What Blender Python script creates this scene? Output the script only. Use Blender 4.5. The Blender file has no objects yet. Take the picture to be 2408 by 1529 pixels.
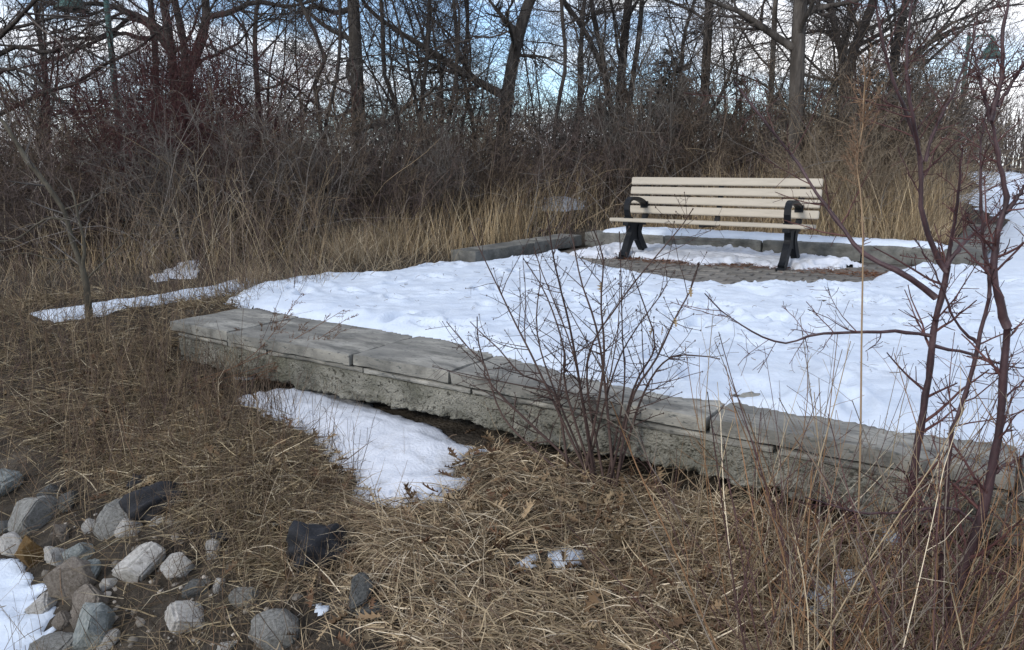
import bpy, bmesh, math
import numpy as np
from mathutils import Vector

R = math.radians
scene = bpy.context.scene
COL = scene.collection

# ------------------------------------------------------------------ camera
PITCH, FPX, CX, CY, EYE = R(11.7), 1800.0, 1204.0, 764.5, 1.0
cam_d = bpy.data.cameras.new('camera')
cam = bpy.data.objects.new('camera', cam_d)
COL.objects.link(cam)
cam.location = (0, 0, EYE)
cam.rotation_euler = (R(90) - PITCH, 0, 0)
cam_d.sensor_width = 36.0
cam_d.lens = 36.0 * FPX / 2408.0
cam_d.clip_start = 0.05
cam_d.clip_end = 2000
scene.camera = cam

# ------------------------------------------------------------------ sky and sun
SUN_EL, SUN_AZ = R(29), R(222)      # azimuth from +Y, clockwise: behind the camera, to the left
world = bpy.data.worlds.new('World')
scene.world = world
world.use_nodes = True
nt = world.node_tree
nt.nodes.clear()
def wn(t): return nt.nodes.new(t)
out = wn('ShaderNodeOutputWorld'); bg = wn('ShaderNodeBackground'); sky = wn('ShaderNodeTexSky')
sky.sky_type = 'NISHITA'; sky.sun_disc = False
sky.sun_elevation = SUN_EL; sky.sun_rotation = SUN_AZ
sky.air_density = 1.1; sky.dust_density = 0.6; sky.ozone_density = 2.0
tc = wn('ShaderNodeTexCoord'); mp = wn('ShaderNodeMapping'); mp.inputs['Scale'].default_value = (1.0, 1.0, 3.2)
mp.inputs['Location'].default_value = (0.35, 0.1, 0.2)
n1 = wn('ShaderNodeTexNoise'); n1.inputs['Scale'].default_value = 2.6; n1.inputs['Detail'].default_value = 7; n1.inputs['Roughness'].default_value = 0.55
r1 = wn('ShaderNodeValToRGB'); r1.color_ramp.elements[0].position = 0.43; r1.color_ramp.elements[1].position = 0.57; r1.color_ramp.elements[0].color = (0.12, 0.12, 0.12, 1)
n2 = wn('ShaderNodeTexNoise'); n2.inputs['Scale'].default_value = 5.0; n2.inputs['Detail'].default_value = 6
r2 = wn('ShaderNodeValToRGB')
r2.color_ramp.elements[0].position = 0.32; r2.color_ramp.elements[0].color = (7.6, 8.1, 9.2, 1)
r2.color_ramp.elements[1].position = 0.66; r2.color_ramp.elements[1].color = (12.6, 12.7, 13.0, 1)
mx = wn('ShaderNodeMixRGB')
L = nt.links.new
L(tc.outputs['Generated'], mp.inputs['Vector'])
L(mp.outputs['Vector'], n1.inputs['Vector']); L(mp.outputs['Vector'], n2.inputs['Vector'])
L(n1.outputs['Fac'], r1.inputs['Fac']); L(n2.outputs['Fac'], r2.inputs['Fac'])
L(r1.outputs['Color'], mx.inputs['Fac']); gain = wn('ShaderNodeVectorMath'); gain.operation = 'MULTIPLY'; gain.inputs[1].default_value = (1.2, 1.4, 1.7)
L(sky.outputs['Color'], gain.inputs[0]); L(gain.outputs['Vector'], mx.inputs['Color1']); L(r2.outputs['Color'], mx.inputs['Color2'])
L(mx.outputs['Color'], bg.inputs['Color']); bg.inputs['Strength'].default_value = 0.10
L(bg.outputs['Background'], out.inputs['Surface'])
sun_d = bpy.data.lights.new('sun', 'SUN'); sun = bpy.data.objects.new('sun', sun_d); COL.objects.link(sun)
sun_d.energy = 1.5; sun_d.angle = R(10); sun_d.color = (1.0, 0.93, 0.84)
sdir = Vector((math.sin(SUN_AZ) * math.cos(SUN_EL), math.cos(SUN_AZ) * math.cos(SUN_EL), math.sin(SUN_EL)))
sun.rotation_euler = (-sdir).to_track_quat('-Z', 'Y').to_euler()
sun.location = (-6, -8, 10)
vs = scene.view_settings
vs.view_transform = 'Standard'; vs.look = 'None'; vs.gamma = 1.0; vs.exposure = 0.40
vs.use_curve_mapping = False

# ------------------------------------------------------------------ numeric helpers
rng = np.random.default_rng(7)
def hash2(ix, iy, s):
    h = (ix.astype(np.int64) * 374761393 + iy.astype(np.int64) * 668265263 + s * 1442695041) & 0xffffffff
    h = ((h ^ (h >> 13)) * 1274126177) & 0xffffffff
    return ((h ^ (h >> 16)) & 0xffffff) / float(0xffffff)
def vnoise(x, y, s=0):
    x = np.asarray(x, float); y = np.asarray(y, float)
    ix = np.floor(x); iy = np.floor(y); fx = x - ix; fy = y - iy
    fx = fx * fx * (3 - 2 * fx); fy = fy * fy * (3 - 2 * fy)
    a = hash2(ix, iy, s); b = hash2(ix + 1, iy, s); c = hash2(ix, iy + 1, s); d = hash2(ix + 1, iy + 1, s)
    return (a * (1 - fx) + b * fx) * (1 - fy) + (c * (1 - fx) + d * fx) * fy
def fbm(x, y, s=0, o=4):
    v = 0; a = 0.5
    for k in range(o):
        v = v + a * vnoise(x * 2 ** k, y * 2 ** k, s + 17 * k); a *= 0.5
    return v / (1 - 0.5 ** o) - 0.5          # about -0.5..0.5
def sstep(a, b, x):
    t = np.clip((np.asarray(x, float) - a) / (b - a), 0, 1)
    return t * t * (3 - 2 * t)
# terrace frame: A is the left front corner of the stone wall, U runs along it to the right, V to the back
A = np.array([-2.274, 4.961]); U = np.array([0.8388, -0.5446]); V = np.array([0.5446, 0.8388])
def uv(x, y):
    return (x - A[0]) * U[0] + (y - A[1]) * U[1], (x - A[0]) * V[0] + (y - A[1]) * V[1]
def xy(u, v):
    return A[0] + u * U[0] + v * V[0], A[1] + u * U[1] + v * V[1]
def terrain(x, y, bumps=True):
    x = np.asarray(x, float); y = np.asarray(y, float)
    u, v = uv(x, y)
    q = -0.61 * (x + 0.46) - 0.79 * (y - 2.3)
    drop = 0.34 * sstep(-0.45, 1.0, q)
    front = -0.350 - 0.09 * np.maximum(-v, 0) - drop + 0.10 * sstep(0.9, -0.2, u) * sstep(-1.5, -0.1, v)
    side = -0.04 + 0.0 * u                                   # open ground left of the terrace
    back = sstep(0.22, 0.42, v)                              # under the wall: a dark gap below the footing
    left = sstep(-0.9, 0.55, v + 0.25 * np.clip(-u, 0, 2))
    left = np.where(u < -0.15, left, back)
    k = sstep(-0.9, -0.1, u)
    w = left * (1 - k) + back * k
    inside = np.where((u > -0.1) & (v > 0) & (v < 6.1), -0.06, side)
    inside = np.where((v > 6.2) & (u < 4.3), 0.06, inside)
    z = front * (1 - w) + inside * w
    far = np.hypot(x, y)
    z = z + 0.5 * sstep(30, 62, far) - 0.30 * sstep(100, 400, far)
    z = z + 0.40 * np.exp(-((x - 0.75) / 1.0) ** 2 - ((y - 12.4) / 1.0) ** 2)
    z = z - 0.5 * sstep(-4.0, -9.0, x) * sstep(9, 4, y)
    if bumps:
        open_ = np.where((u > -0.1) & (v > -0.1) & (v < 6.2), 0.0, 1.0)
        z = z + open_ * (0.09 * fbm(x * 1.3, y * 1.3, 3, 3) + 0.035 * fbm(x * 6, y * 6, 5, 3))
    return z
def ray(px, py):
    px = np.asarray(px, float); py = np.asarray(py, float)
    a = (px - CX) / FPX; b = -(py - CY) / FPX
    return np.stack([a + 0 * b, math.cos(PITCH) + b * math.sin(PITCH), -math.sin(PITCH) + b * math.cos(PITCH)], -1)
def at_y(px, py, Y):                                          # point of a sight line at distance Y
    d = ray(px, py); t = np.asarray(Y) / d[..., 1]
    return d * t[..., None] + np.array([0, 0, EYE])
def on_z(px, py, z=0.0):
    d = ray(px, py); t = (z - EYE) / d[..., 2]
    return d * t[..., None] + np.array([0, 0, EYE])
def on_ground(px, py):
    d = ray(px, py); t = np.full(d.shape[:-1], 0.8); hit = np.zeros(t.shape, bool)
    for _ in range(900):
        p = d * t[..., None] + np.array([0, 0, EYE])
        hit |= p[..., 2] <= terrain(p[..., 0], p[..., 1])
        t = np.where(hit, t, t + 0.012 * np.maximum(t, 1) * 0.6)
        if hit.all(): break
    return d * t[..., None] + np.array([0, 0, EYE])
def poly_sd(x, y, poly):                                      # signed distance, positive inside
    poly = np.asarray(poly, float); d2 = np.full(x.shape, 1e9); ins = np.zeros(x.shape, bool)
    n = len(poly)
    for i in range(n):
        ax, ay = poly[i]; bx, by = poly[(i + 1) % n]
        ex, ey = bx - ax, by - ay
        t = np.clip(((x - ax) * ex + (y - ay) * ey) / (ex * ex + ey * ey + 1e-12), 0, 1)
        d2 = np.minimum(d2, (x - ax - t * ex) ** 2 + (y - ay - t * ey) ** 2)
        c = (ay > y) != (by > y)
        ins ^= c & (x < ex * (y - ay) / (ey if abs(ey) > 1e-12 else 1e-12) + ax)
    d = np.sqrt(d2)
    return np.where(ins, d, -d)

# ------------------------------------------------------------------ object helpers
def mesh_np(name, verts, faces_list, mat, col=None, smooth=False):
    """faces_list: list of integer arrays (n,k)"""
    me = bpy.data.meshes.new(name)
    verts = np.asarray(verts, np.float32)
    me.vertices.add(len(verts)); me.vertices.foreach_set('co', verts.ravel())
    fl = [np.asarray(f, np.int32) for f in faces_list if len(f)]
    tot = np.concatenate([np.full(len(f), f.shape[1], np.int32) for f in fl])
    loops = np.concatenate([f.ravel() for f in fl])
    me.loops.add(len(loops)); me.loops.foreach_set('vertex_index', loops)
    me.polygons.add(len(tot))
    start = np.zeros(len(tot), np.int32); start[1:] = np.cumsum(tot)[:-1]
    me.polygons.foreach_set('loop_start', start)
    if smooth:
        me.polygons.foreach_set('use_smooth', np.ones(len(tot), bool))
    me.update(calc_edges=True)
    if col is not None:
        ca = me.color_attributes.new('col', 'FLOAT_COLOR', 'POINT')
        c4 = np.ones((len(verts), 4), np.float32); c4[:, :3] = col
        ca.data.foreach_set('color', c4.ravel())
    if mat: me.materials.append(mat)
    return me
def link(name, me, parent=None, loc=None, rot=None):
    o = bpy.data.objects.new(name, me); COL.objects.link(o)
    if parent is not None: o.parent = parent
    if loc is not None: o.location = loc
    if rot is not None: o.rotation_euler = rot
    return o
def tag(o, label=None, cat=None, group=None, kind=None):
    if label: o['label'] = label
    if cat: o['category'] = cat
    if group: o['group'] = group
    if kind: o['kind'] = kind
    return o
def empty(name, loc, rot=None):
    o = link(name, None, loc=loc, rot=rot); o.empty_display_size = 0.1
    return o
class Bag:                                                    # gathers verts, faces and per-vertex colours
    def __init__(s): s.v = []; s.f = {}; s.c = []; s.n = 0
    def add(s, v, faces, c=None):
        v = np.asarray(v).reshape(-1, 3); s.v.append(v)
        for f in faces: s.f.setdefault(f.shape[1], []).append(f + s.n)
        if c is not None: s.c.append(np.broadcast_to(np.asarray(c, float), v.shape) if np.ndim(c) == 1 else np.asarray(c))
        s.n += len(v)
    def mesh(s, name, mat, smooth=False):
        return mesh_np(name, np.concatenate(s.v), [np.concatenate(f) for f in s.f.values()], mat,
                       np.concatenate(s.c) if s.c else None, smooth)
def tubes(bag, P, rad, sides=3, col=None):
    """P (N,n,3) polylines, rad (N,n) radii, col (N,3) or None"""
    P = np.asarray(P, float); N, n, _ = P.shape
    if N == 0: return
    rad = np.broadcast_to(rad, (N, n))
    T = np.gradient(P, axis=1)
    T /= np.linalg.norm(T, axis=2, keepdims=True) + 1e-9
    D = P[:, -1] - P[:, 0]; D = D / (np.linalg.norm(D, axis=1, keepdims=True) + 1e-9)
    ref = np.where(np.abs(D[:, 2:3]) > 0.8, np.array([[1., 0.1, 0]]), np.array([[0., 0.1, 1.]]))
    a = np.cross(T, ref[:, None, :]); a /= np.linalg.norm(a, axis=2, keepdims=True) + 1e-9
    b = np.cross(T, a)
    th = np.arange(sides) * 2 * math.pi / sides
    ring = P[:, :, None, :] + rad[:, :, None, None] * (np.cos(th)[None, None, :, None] * a[:, :, None, :] + np.sin(th)[None, None, :, None] * b[:, :, None, :])
    v = ring.reshape(-1, 3)
    base = (np.arange(N) * n * sides)[:, None, None]
    i = np.arange(n - 1)[None, :, None] * sides; k = np.arange(sides)[None, None, :]; k2 = (k + 1) % sides
    f = np.stack([base + i + k, base + i + sides + k, base + i + sides + k2, base + i + k2], -1).reshape(-1, 4)
    fs = [f]
    if sides == 3:
        caps = base[:, 0, :] + (n - 1) * sides + np.array([[0, 1, 2]]); fs.append(caps)
    elif sides > 3:
        fs.append(base[:, 0, :] + (n - 1) * sides + np.arange(sides)[None, :])
        fs.append(base[:, 0, :] + np.arange(sides)[None, ::-1])
    c = None if col is None else np.repeat(np.asarray(col), n * sides, axis=0)
    bag.add(v, fs, c)
def walk(p0, d0, length, n, wig, trop=0.0, r=None):
    """random walks: p0 (N,3), d0 (N,3), length (N,) -> (N,n,3)"""
    r = r or rng; N = len(p0)
    d = d0 / (np.linalg.norm(d0, axis=1, keepdims=True) + 1e-9)
    P = np.empty((N, n, 3)); P[:, 0] = p0; st = (length / (n - 1))[:, None]
    for i in range(1, n):
        d = d + wig * r.normal(size=(N, 3)); d[:, 2] += trop
        d /= np.linalg.norm(d, axis=1, keepdims=True) + 1e-9
        P[:, i] = P[:, i - 1] + d * st
    return P
def sample(P, t):
    """points and tangents on polylines P (N,n,3) at t (N,k) in 0..1"""
    N, n, _ = P.shape; s = t * (n - 1); i = np.clip(s.astype(int), 0, n - 2); fr = (s - i)[..., None]
    idx = np.arange(N)[:, None]
    a = P[idx, i]; b = P[idx, i + 1]
    return a + (b - a) * fr, b - a, i, fr[..., 0]
def grow(P, rad, k, tr, ang, lr, n, wig, trop, thin=0.6, tip=0.3, minr=0.0012, cap=None):
    N = len(P)
    t = rng.uniform(tr[0], tr[1], (N, k))
    pt, tan, i, fr = sample(P, t)
    idx = np.arange(N)[:, None]
    r0 = (rad[idx, i] * (1 - fr) + rad[idx, i + 1] * fr) * thin
    Lp = np.linalg.norm(np.diff(P, axis=1), axis=2).sum(1)
    tan = tan / (np.linalg.norm(tan, axis=2, keepdims=True) + 1e-9)
    perp = np.cross(tan, rng.normal(size=tan.shape)); perp /= np.linalg.norm(perp, axis=2, keepdims=True) + 1e-9
    a = rng.uniform(R(ang[0]), R(ang[1]), (N, k))[..., None]
    d = np.cos(a) * tan + np.sin(a) * perp
    ln = Lp[:, None] * rng.uniform(lr[0], lr[1], (N, k)) * (1.15 - 0.55 * t)
    if cap: ln = np.minimum(ln, cap * rng.uniform(0.6, 1, ln.shape))
    C = walk(pt.reshape(-1, 3), d.reshape(-1, 3), ln.ravel(), n, wig, trop)
    rr = np.maximum(r0.reshape(-1, 1) * np.linspace(1, tip, n)[None, :], minr)
    return C, rr
def smooth_line(pts, n):
    pts = np.asarray(pts, float); m = len(pts)
    s = np.concatenate([[0], np.cumsum(np.linalg.norm(np.diff(pts, axis=0), axis=1))]); s /= s[-1]
    tt = np.linspace(0, 1, n); o = np.empty((n, pts.shape[1]))
    # Catmull-Rom on the chord parameter
    e = np.vstack([2 * pts[0] - pts[1], pts, 2 * pts[-1] - pts[-2]])
    for j, t in enumerate(tt):
        i = min(np.searchsorted(s, t, 'right') - 1, m - 2); f = (t - s[i]) / (s[i + 1] - s[i])
        p0, p1, p2, p3 = e[i], e[i + 1], e[i + 2], e[i + 3]
        o[j] = 0.5 * (2 * p1 + (p2 - p0) * f + (2 * p0 - 5 * p1 + 4 * p2 - p3) * f * f + (3 * p1 - p0 - 3 * p2 + p3) * f ** 3)
    return o
def box_bm(bm, c, s, rot=None):
    from mathutils import Matrix
    m = Matrix.Translation(c) @ (rot.to_4x4() if rot is not None else Matrix.Identity(4)) @ Matrix.Diagonal((*s, 1))
    return bmesh.ops.create_cube(bm, size=1, matrix=m)['verts']
def bm_mesh(name, bm, mat, smooth=False):
    me = bpy.data.meshes.new(name); bm.to_mesh(me); bm.free()
    if smooth:
        for p in me.polygons: p.use_smooth = True
    me.materials.append(mat); return me
def extrude_outline(bm, pts, y0, y1):
    """closed outline pts [(a,b)] in the local XZ plane, thickness y0..y1"""
    lo = [bm.verts.new((a, y0, b)) for a, b in pts]; hi = [bm.verts.new((a, y1, b)) for a, b in pts]
    n = len(pts)
    for i in range(n): bm.faces.new((lo[i], lo[(i + 1) % n], hi[(i + 1) % n], hi[i]))
    bm.faces.new(lo[::-1]); bm.faces.new(hi)
    bmesh.ops.recalc_face_normals(bm, faces=bm.faces[:])
def lathe(bag, prof, c=(0, 0, 0), seg=20):
    prof = np.asarray(prof, float); th = np.arange(seg) * 2 * math.pi / seg
    v = np.stack([prof[:, None, 0] * np.cos(th), prof[:, None, 0] * np.sin(th), prof[:, None, 1] + 0 * th], -1).reshape(-1, 3) + np.asarray(c)
    n = len(prof); i = np.arange(n - 1)[:, None] * seg; k = np.arange(seg)[None, :]; k2 = (k + 1) % seg
    bag.add(v, [np.stack([i + k, i + k2, i + seg + k2, i + seg + k], -1).reshape(-1, 4)])

# ------------------------------------------------------------------ materials
def new_mat(name):
    m = bpy.data.materials.new(name); m.use_nodes = True
    t = m.node_tree; b = t.nodes['Principled BSDF']
    return m, t, b
def noise_mat(name, cols, scale=8.0, rough=0.85, bump=0.3, bscale=40.0, spec=0.25, detail=6, stretch=None, bdist=0.01, pos=None, spots=None, objrand=0.0):
    m, t, b = new_mat(name)
    tc = t.nodes.new('ShaderNodeTexCoord'); src = tc.outputs['Object']
    if stretch:
        mp = t.nodes.new('ShaderNodeMapping'); mp.inputs['Scale'].default_value = stretch
        t.links.new(src, mp.inputs['Vector']); src = mp.outputs['Vector']
    n = t.nodes.new('ShaderNodeTexNoise'); n.inputs['Scale'].default_value = scale; n.inputs['Detail'].default_value = detail; n.inputs['Roughness'].default_value = 0.62
    r = t.nodes.new('ShaderNodeValToRGB'); cr = r.color_ramp
    k = len(cols)
    while len(cr.elements) < k: cr.elements.new(0.5)
    for i, c in enumerate(cols):
        cr.elements[i].position = pos[i] if pos else 0.3 + 0.4 * i / max(k - 1, 1)
        cr.elements[i].color = (*c, 1)
    t.links.new(src, n.inputs['Vector']); t.links.new(n.outputs['Fac'], r.inputs['Fac'])
    colout = r.outputs['Color']
    if spots:                                                  # (colour, scale, threshold) speckle of grit or lichen
        vn = t.nodes.new('ShaderNodeTexNoise'); vn.inputs['Scale'].default_value = spots[1]; vn.inputs['Detail'].default_value = 3
        rr = t.nodes.new('ShaderNodeValToRGB'); rr.color_ramp.elements[0].position = spots[2]; rr.color_ramp.elements[1].position = spots[2] + 0.08
        mm = t.nodes.new('ShaderNodeMixRGB'); mm.inputs['Color2'].default_value = (*spots[0], 1)
        t.links.new(src, vn.inputs['Vector']); t.links.new(vn.outputs['Fac'], rr.inputs['Fac'])
        t.links.new(rr.outputs['Color'], mm.inputs['Fac']); t.links.new(colout, mm.inputs['Color1']); colout = mm.outputs['Color']
    if objrand:
        oi = t.nodes.new('ShaderNodeObjectInfo'); mr = t.nodes.new('ShaderNodeMapRange')
        mr.inputs['To Min'].default_value = 1 - objrand; mr.inputs['To Max'].default_value = 1 + objrand
        hs = t.nodes.new('ShaderNodeHueSaturation')
        t.links.new(oi.outputs['Random'], mr.inputs['Value']); t.links.new(mr.outputs['Result'], hs.inputs['Value'])
        t.links.new(colout, hs.inputs['Color']); colout = hs.outputs['Color']
    t.links.new(colout, b.inputs['Base Color'])
    b.inputs['Roughness'].default_value = rough; b.inputs['Specular IOR Level'].default_value = spec
    if bump:
        bn = t.nodes.new('ShaderNodeTexNoise'); bn.inputs['Scale'].default_value = bscale; bn.inputs['Detail'].default_value = 5
        bp = t.nodes.new('ShaderNodeBump'); bp.inputs['Strength'].default_value = bump; bp.inputs['Distance'].default_value = bdist
        t.links.new(src, bn.inputs['Vector']); t.links.new(bn.outputs['Fac'], bp.inputs['Height']); t.links.new(bp.outputs['Normal'], b.inputs['Normal'])
    return m
def stain(m, col, scale, lo, hi, stretch, amount=0.75):
    """weathering stains of their own shape over a finished material"""
    t = m.node_tree; b = t.nodes['Principled BSDF']; src = b.inputs['Base Color'].links[0].from_socket
    tc = t.nodes.new('ShaderNodeTexCoord'); mp = t.nodes.new('ShaderNodeMapping'); mp.inputs['Scale'].default_value = stretch
    n = t.nodes.new('ShaderNodeTexNoise'); n.inputs['Scale'].default_value = scale; n.inputs['Detail'].default_value = 7; n.inputs['Roughness'].default_value = 0.68
    r = t.nodes.new('ShaderNodeValToRGB'); r.color_ramp.elements[0].position = lo; r.color_ramp.elements[1].position = hi; r.color_ramp.elements[1].color = (amount, amount, amount, 1)
    mm = t.nodes.new('ShaderNodeMixRGB'); mm.inputs['Color2'].default_value = (*col, 1)
    t.links.new(tc.outputs['Object'], mp.inputs['Vector']); t.links.new(mp.outputs['Vector'], n.inputs['Vector']); t.links.new(n.outputs['Fac'], r.inputs['Fac'])
    t.links.new(r.outputs['Color'], mm.inputs['Fac']); t.links.new(src, mm.inputs['Color1']); t.links.new(mm.outputs['Color'], b.inputs['Base Color'])
def attr_mat(name, rough=0.85, spec=0.15):
    m, t, b = new_mat(name)
    a = t.nodes.new('ShaderNodeAttribute'); a.attribute_name = 'col'
    t.links.new(a.outputs['Color'], b.inputs['Base Color'])
    b.inputs['Roughness'].default_value = rough; b.inputs['Specular IOR Level'].default_value = spec
    return m
M = {}
M['soil'] = noise_mat('soil', [(0.022, 0.019, 0.016), (0.048, 0.041, 0.033), (0.09, 0.078, 0.064)], 5, 0.95, 0.8, 45, 0.1, bdist=0.03)
M['blade'] = attr_mat('dry_grass')
M['twig'] = attr_mat('twig_bark', 0.8, 0.2)
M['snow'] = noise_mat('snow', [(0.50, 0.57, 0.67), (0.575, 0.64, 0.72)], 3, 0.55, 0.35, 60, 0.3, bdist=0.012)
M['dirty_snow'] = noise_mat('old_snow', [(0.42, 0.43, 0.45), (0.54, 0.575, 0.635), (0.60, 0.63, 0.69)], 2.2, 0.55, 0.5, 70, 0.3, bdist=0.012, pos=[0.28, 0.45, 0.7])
M['limestone'] = noise_mat('limestone', [(0.125, 0.125, 0.115), (0.225, 0.22, 0.198), (0.335, 0.325, 0.285)], 3.2, 0.85, 0.5, 55, 0.25, stretch=(1, 2.5, 2.5), bdist=0.008, spots=((0.09, 0.095, 0.09), 26, 0.6), objrand=0.16)
M['concrete'] = noise_mat('rough_concrete', [(0.13, 0.13, 0.108), (0.225, 0.22, 0.188), (0.32, 0.31, 0.265)], 6, 0.92, 1.0, 85, 0.12, bdist=0.03, spots=((0.075, 0.072, 0.06), 48, 0.57))
M['kerb'] = noise_mat('kerb_stone', [(0.07, 0.072, 0.068), (0.135, 0.135, 0.125), (0.22, 0.215, 0.19)], 5, 0.9, 0.8, 45, 0.2, bdist=0.01, objrand=0.14)
M['paver'] = noise_mat('paver', [(0.10, 0.094, 0.085), (0.175, 0.165, 0.148)], 14, 0.9, 0.4, 90, 0.2, bdist=0.004, objrand=0.2)
M['bedding'] = noise_mat('paving_bed', [(0.05, 0.045, 0.04), (0.13, 0.115, 0.10)], 9, 0.95, 0.4, 60, 0.1)
M['slat'] = noise_mat('beige_slat', [(0.35, 0.315, 0.255), (0.41, 0.37, 0.305)], 3, 0.55, 0.15, 120, 0.35, stretch=(0.15, 3, 3), bdist=0.002)
M['iron'] = noise_mat('black_iron', [(0.004, 0.005, 0.007), (0.010, 0.012, 0.015)], 20, 0.5, 0.2, 90, 0.18, bdist=0.002)
M['lamp_green'] = noise_mat('lamp_green', [(0.035, 0.095, 0.088), (0.06, 0.14, 0.128)], 6, 0.5, 0.1, 40, 0.4)
M['bin'] = noise_mat('bin_dark', [(0.02, 0.024, 0.035), (0.04, 0.045, 0.06)], 6, 0.5, 0.1, 40, 0.4)
M['bark'] = noise_mat('grey_bark', [(0.035, 0.031, 0.028), (0.072, 0.064, 0.057), (0.125, 0.113, 0.10)], 9, 0.92, 1.0, 28, 0.1, stretch=(1, 1, 0.22), bdist=0.03)
M['bark_dark'] = noise_mat('dark_bark', [(0.026, 0.023, 0.022), (0.055, 0.048, 0.044), (0.095, 0.085, 0.076)], 9, 0.92, 1.0, 30, 0.1, stretch=(1, 1, 0.25), bdist=0.03)
M['bark_red'] = noise_mat('red_bark', [(0.023, 0.015, 0.018), (0.050, 0.027, 0.031), (0.092, 0.056, 0.060)], 18, 0.55, 0.6, 90, 0.35, stretch=(1, 1, 0.6), bdist=0.004)
M['bark_sapling'] = noise_mat('sapling_bark', [(0.035, 0.031, 0.025), (0.07, 0.063, 0.048), (0.11, 0.10, 0.078)], 16, 0.85, 0.7, 60, 0.2, stretch=(1, 1, 0.4), bdist=0.006)
M['fabric'] = noise_mat('black_fabric', [(0.006, 0.007, 0.010), (0.016, 0.018, 0.024)], 20, 0.6, 0.5, 160, 0.35, bdist=0.004)
M['pale_block'] = noise_mat('pale_block', [(0.36, 0.34, 0.30), (0.45, 0.43, 0.38)], 6, 0.9, 0.3, 40)
ROCK = {
 'pale': noise_mat('pale_rock', [(0.36, 0.345, 0.32), (0.55, 0.535, 0.505), (0.68, 0.665, 0.635)], 7, 0.9, 0.8, 42, 0.15, bdist=0.02, spots=((0.20, 0.20, 0.19), 24, 0.63)),
 'grey': noise_mat('grey_rock', [(0.19, 0.19, 0.178), (0.30, 0.30, 0.283), (0.41, 0.41, 0.39)], 8, 0.9, 0.9, 40, 0.15, bdist=0.02, spots=((0.08, 0.08, 0.075), 22, 0.62)),
 'blue': noise_mat('blue_grey_rock', [(0.17, 0.195, 0.195), (0.28, 0.31, 0.305), (0.41, 0.43, 0.41)], 7, 0.9, 0.8, 42, 0.15, bdist=0.02, spots=((0.40, 0.40, 0.38), 18, 0.64)),
 'brown': noise_mat('brown_rock', [(0.15, 0.13, 0.105), (0.24, 0.21, 0.18), (0.32, 0.29, 0.25)], 8, 0.9, 0.8, 42, 0.15, bdist=0.02, spots=((0.09, 0.08, 0.065), 24, 0.62)),
 'rust': noise_mat('rusty_rock', [(0.08, 0.05, 0.02), (0.15, 0.09, 0.035), (0.20, 0.14, 0.07)], 8, 0.9, 0.7, 40, 0.15, bdist=0.02),
 'dark': noise_mat('dark_rock', [(0.06, 0.065, 0.065), (0.12, 0.125, 0.125), (0.18, 0.185, 0.18)], 8, 0.9, 0.8, 40, 0.15, bdist=0.02)}

stain(M['limestone'], (0.085, 0.085, 0.078), 3.0, 0.48, 0.62, (1.0, 4.0, 1.0), 0.8)
stain(M['limestone'], (0.40, 0.39, 0.35), 2.0, 0.56, 0.70, (1.0, 2.0, 3.0), 0.7)
stain(M['concrete'], (0.10, 0.10, 0.07), 1.6, 0.48, 0.66, (1.0, 1.0, 1.0), 0.7)
stain(M['concrete'], (0.36, 0.345, 0.30), 3.5, 0.55, 0.70, (1.0, 1.0, 2.5), 0.6)
stain(M['kerb'], (0.06, 0.06, 0.052), 4.0, 0.5, 0.65, (1, 1, 2), 0.7)
stain(M['slat'], (0.26, 0.235, 0.19), 5.0, 0.52, 0.75, (0.5, 3, 3), 0.55)
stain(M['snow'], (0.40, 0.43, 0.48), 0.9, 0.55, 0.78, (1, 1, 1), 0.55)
stain(M['snow'], (0.26, 0.23, 0.19), 34, 0.68, 0.74, (1, 1, 1), 0.6)
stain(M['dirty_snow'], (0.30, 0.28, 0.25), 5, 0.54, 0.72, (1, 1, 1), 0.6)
for k_ in ROCK: stain(ROCK[k_], (0.10, 0.085, 0.065), 4.5, 0.54, 0.68, (1, 1, 1), 0.6)

# ------------------------------------------------------------------ ground sheet
def spread(lo, hi, res, far, n):
    f = np.arange(lo, hi + 1e-6, res)
    g = np.geomspace(res * 1.5, far, n)
    return np.concatenate([lo - np.cumsum(g * 0 + 1)[::-1] * 0 - g[::-1], f, hi + g])
gx = spread(-6.0, 5.0, 0.065, 420, 44); gy = spread(0.9, 9.0, 0.065, 420, 44)
GX, GY = np.meshgrid(gx, gy)
GZ = terrain(GX, GY)
nx, ny = len(gx), len(gy)
ii = (np.arange(ny - 1)[:, None] * nx + np.arange(nx - 1)[None, :]).ravel()
quads = np.stack([ii, ii + 1, ii + nx + 1, ii + nx], -1)
o = link('ground', mesh_np('ground', np.stack([GX, GY, GZ], -1).reshape(-1, 3), [quads], M['soil'], smooth=True))
tag(o, kind='structure')

# ------------------------------------------------------------------ terrace: paving bed and pavers
def plate(name, pts, z, mat):
    me = bpy.data.meshes.new(name)
    me.from_pydata([(*xy(u, v), z) for u, v in pts], [], [tuple(range(len(pts)))]); me.materials.append(mat)
    return link(name, me)
pave = plate('pavement', [(0.05, 0.35), (8.5, 0.35), (8.5, 6.02), (0.05, 6.02)], -0.012, M['bedding'])
tag(pave, kind='structure')
ang_u = math.atan2(U[1], U[0])
def bevel_block(lx, ly, lz, bev, mat, name, chips=0.0, seed=0, cuts=0):
    bm = bmesh.new(); box_bm(bm, (0, 0, 0), (lx, ly, lz))
    if cuts:
        bmesh.ops.subdivide_edges(bm, edges=[e for e in bm.edges if abs((e.verts[0].co - e.verts[1].co).x) > lx * 0.5], cuts=cuts, use_grid_fill=True)
    if bev: bmesh.ops.bevel(bm, geom=[e for e in bm.edges if e.calc_face_angle(0) > 0.5], offset=bev, segments=1, affect='EDGES')
    if chips:
        r = np.random.default_rng(seed)
        for v in bm.verts:
            v.co += Vector(r.normal(size=3) * chips)
    return bm_mesh(name, bm, mat)
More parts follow.
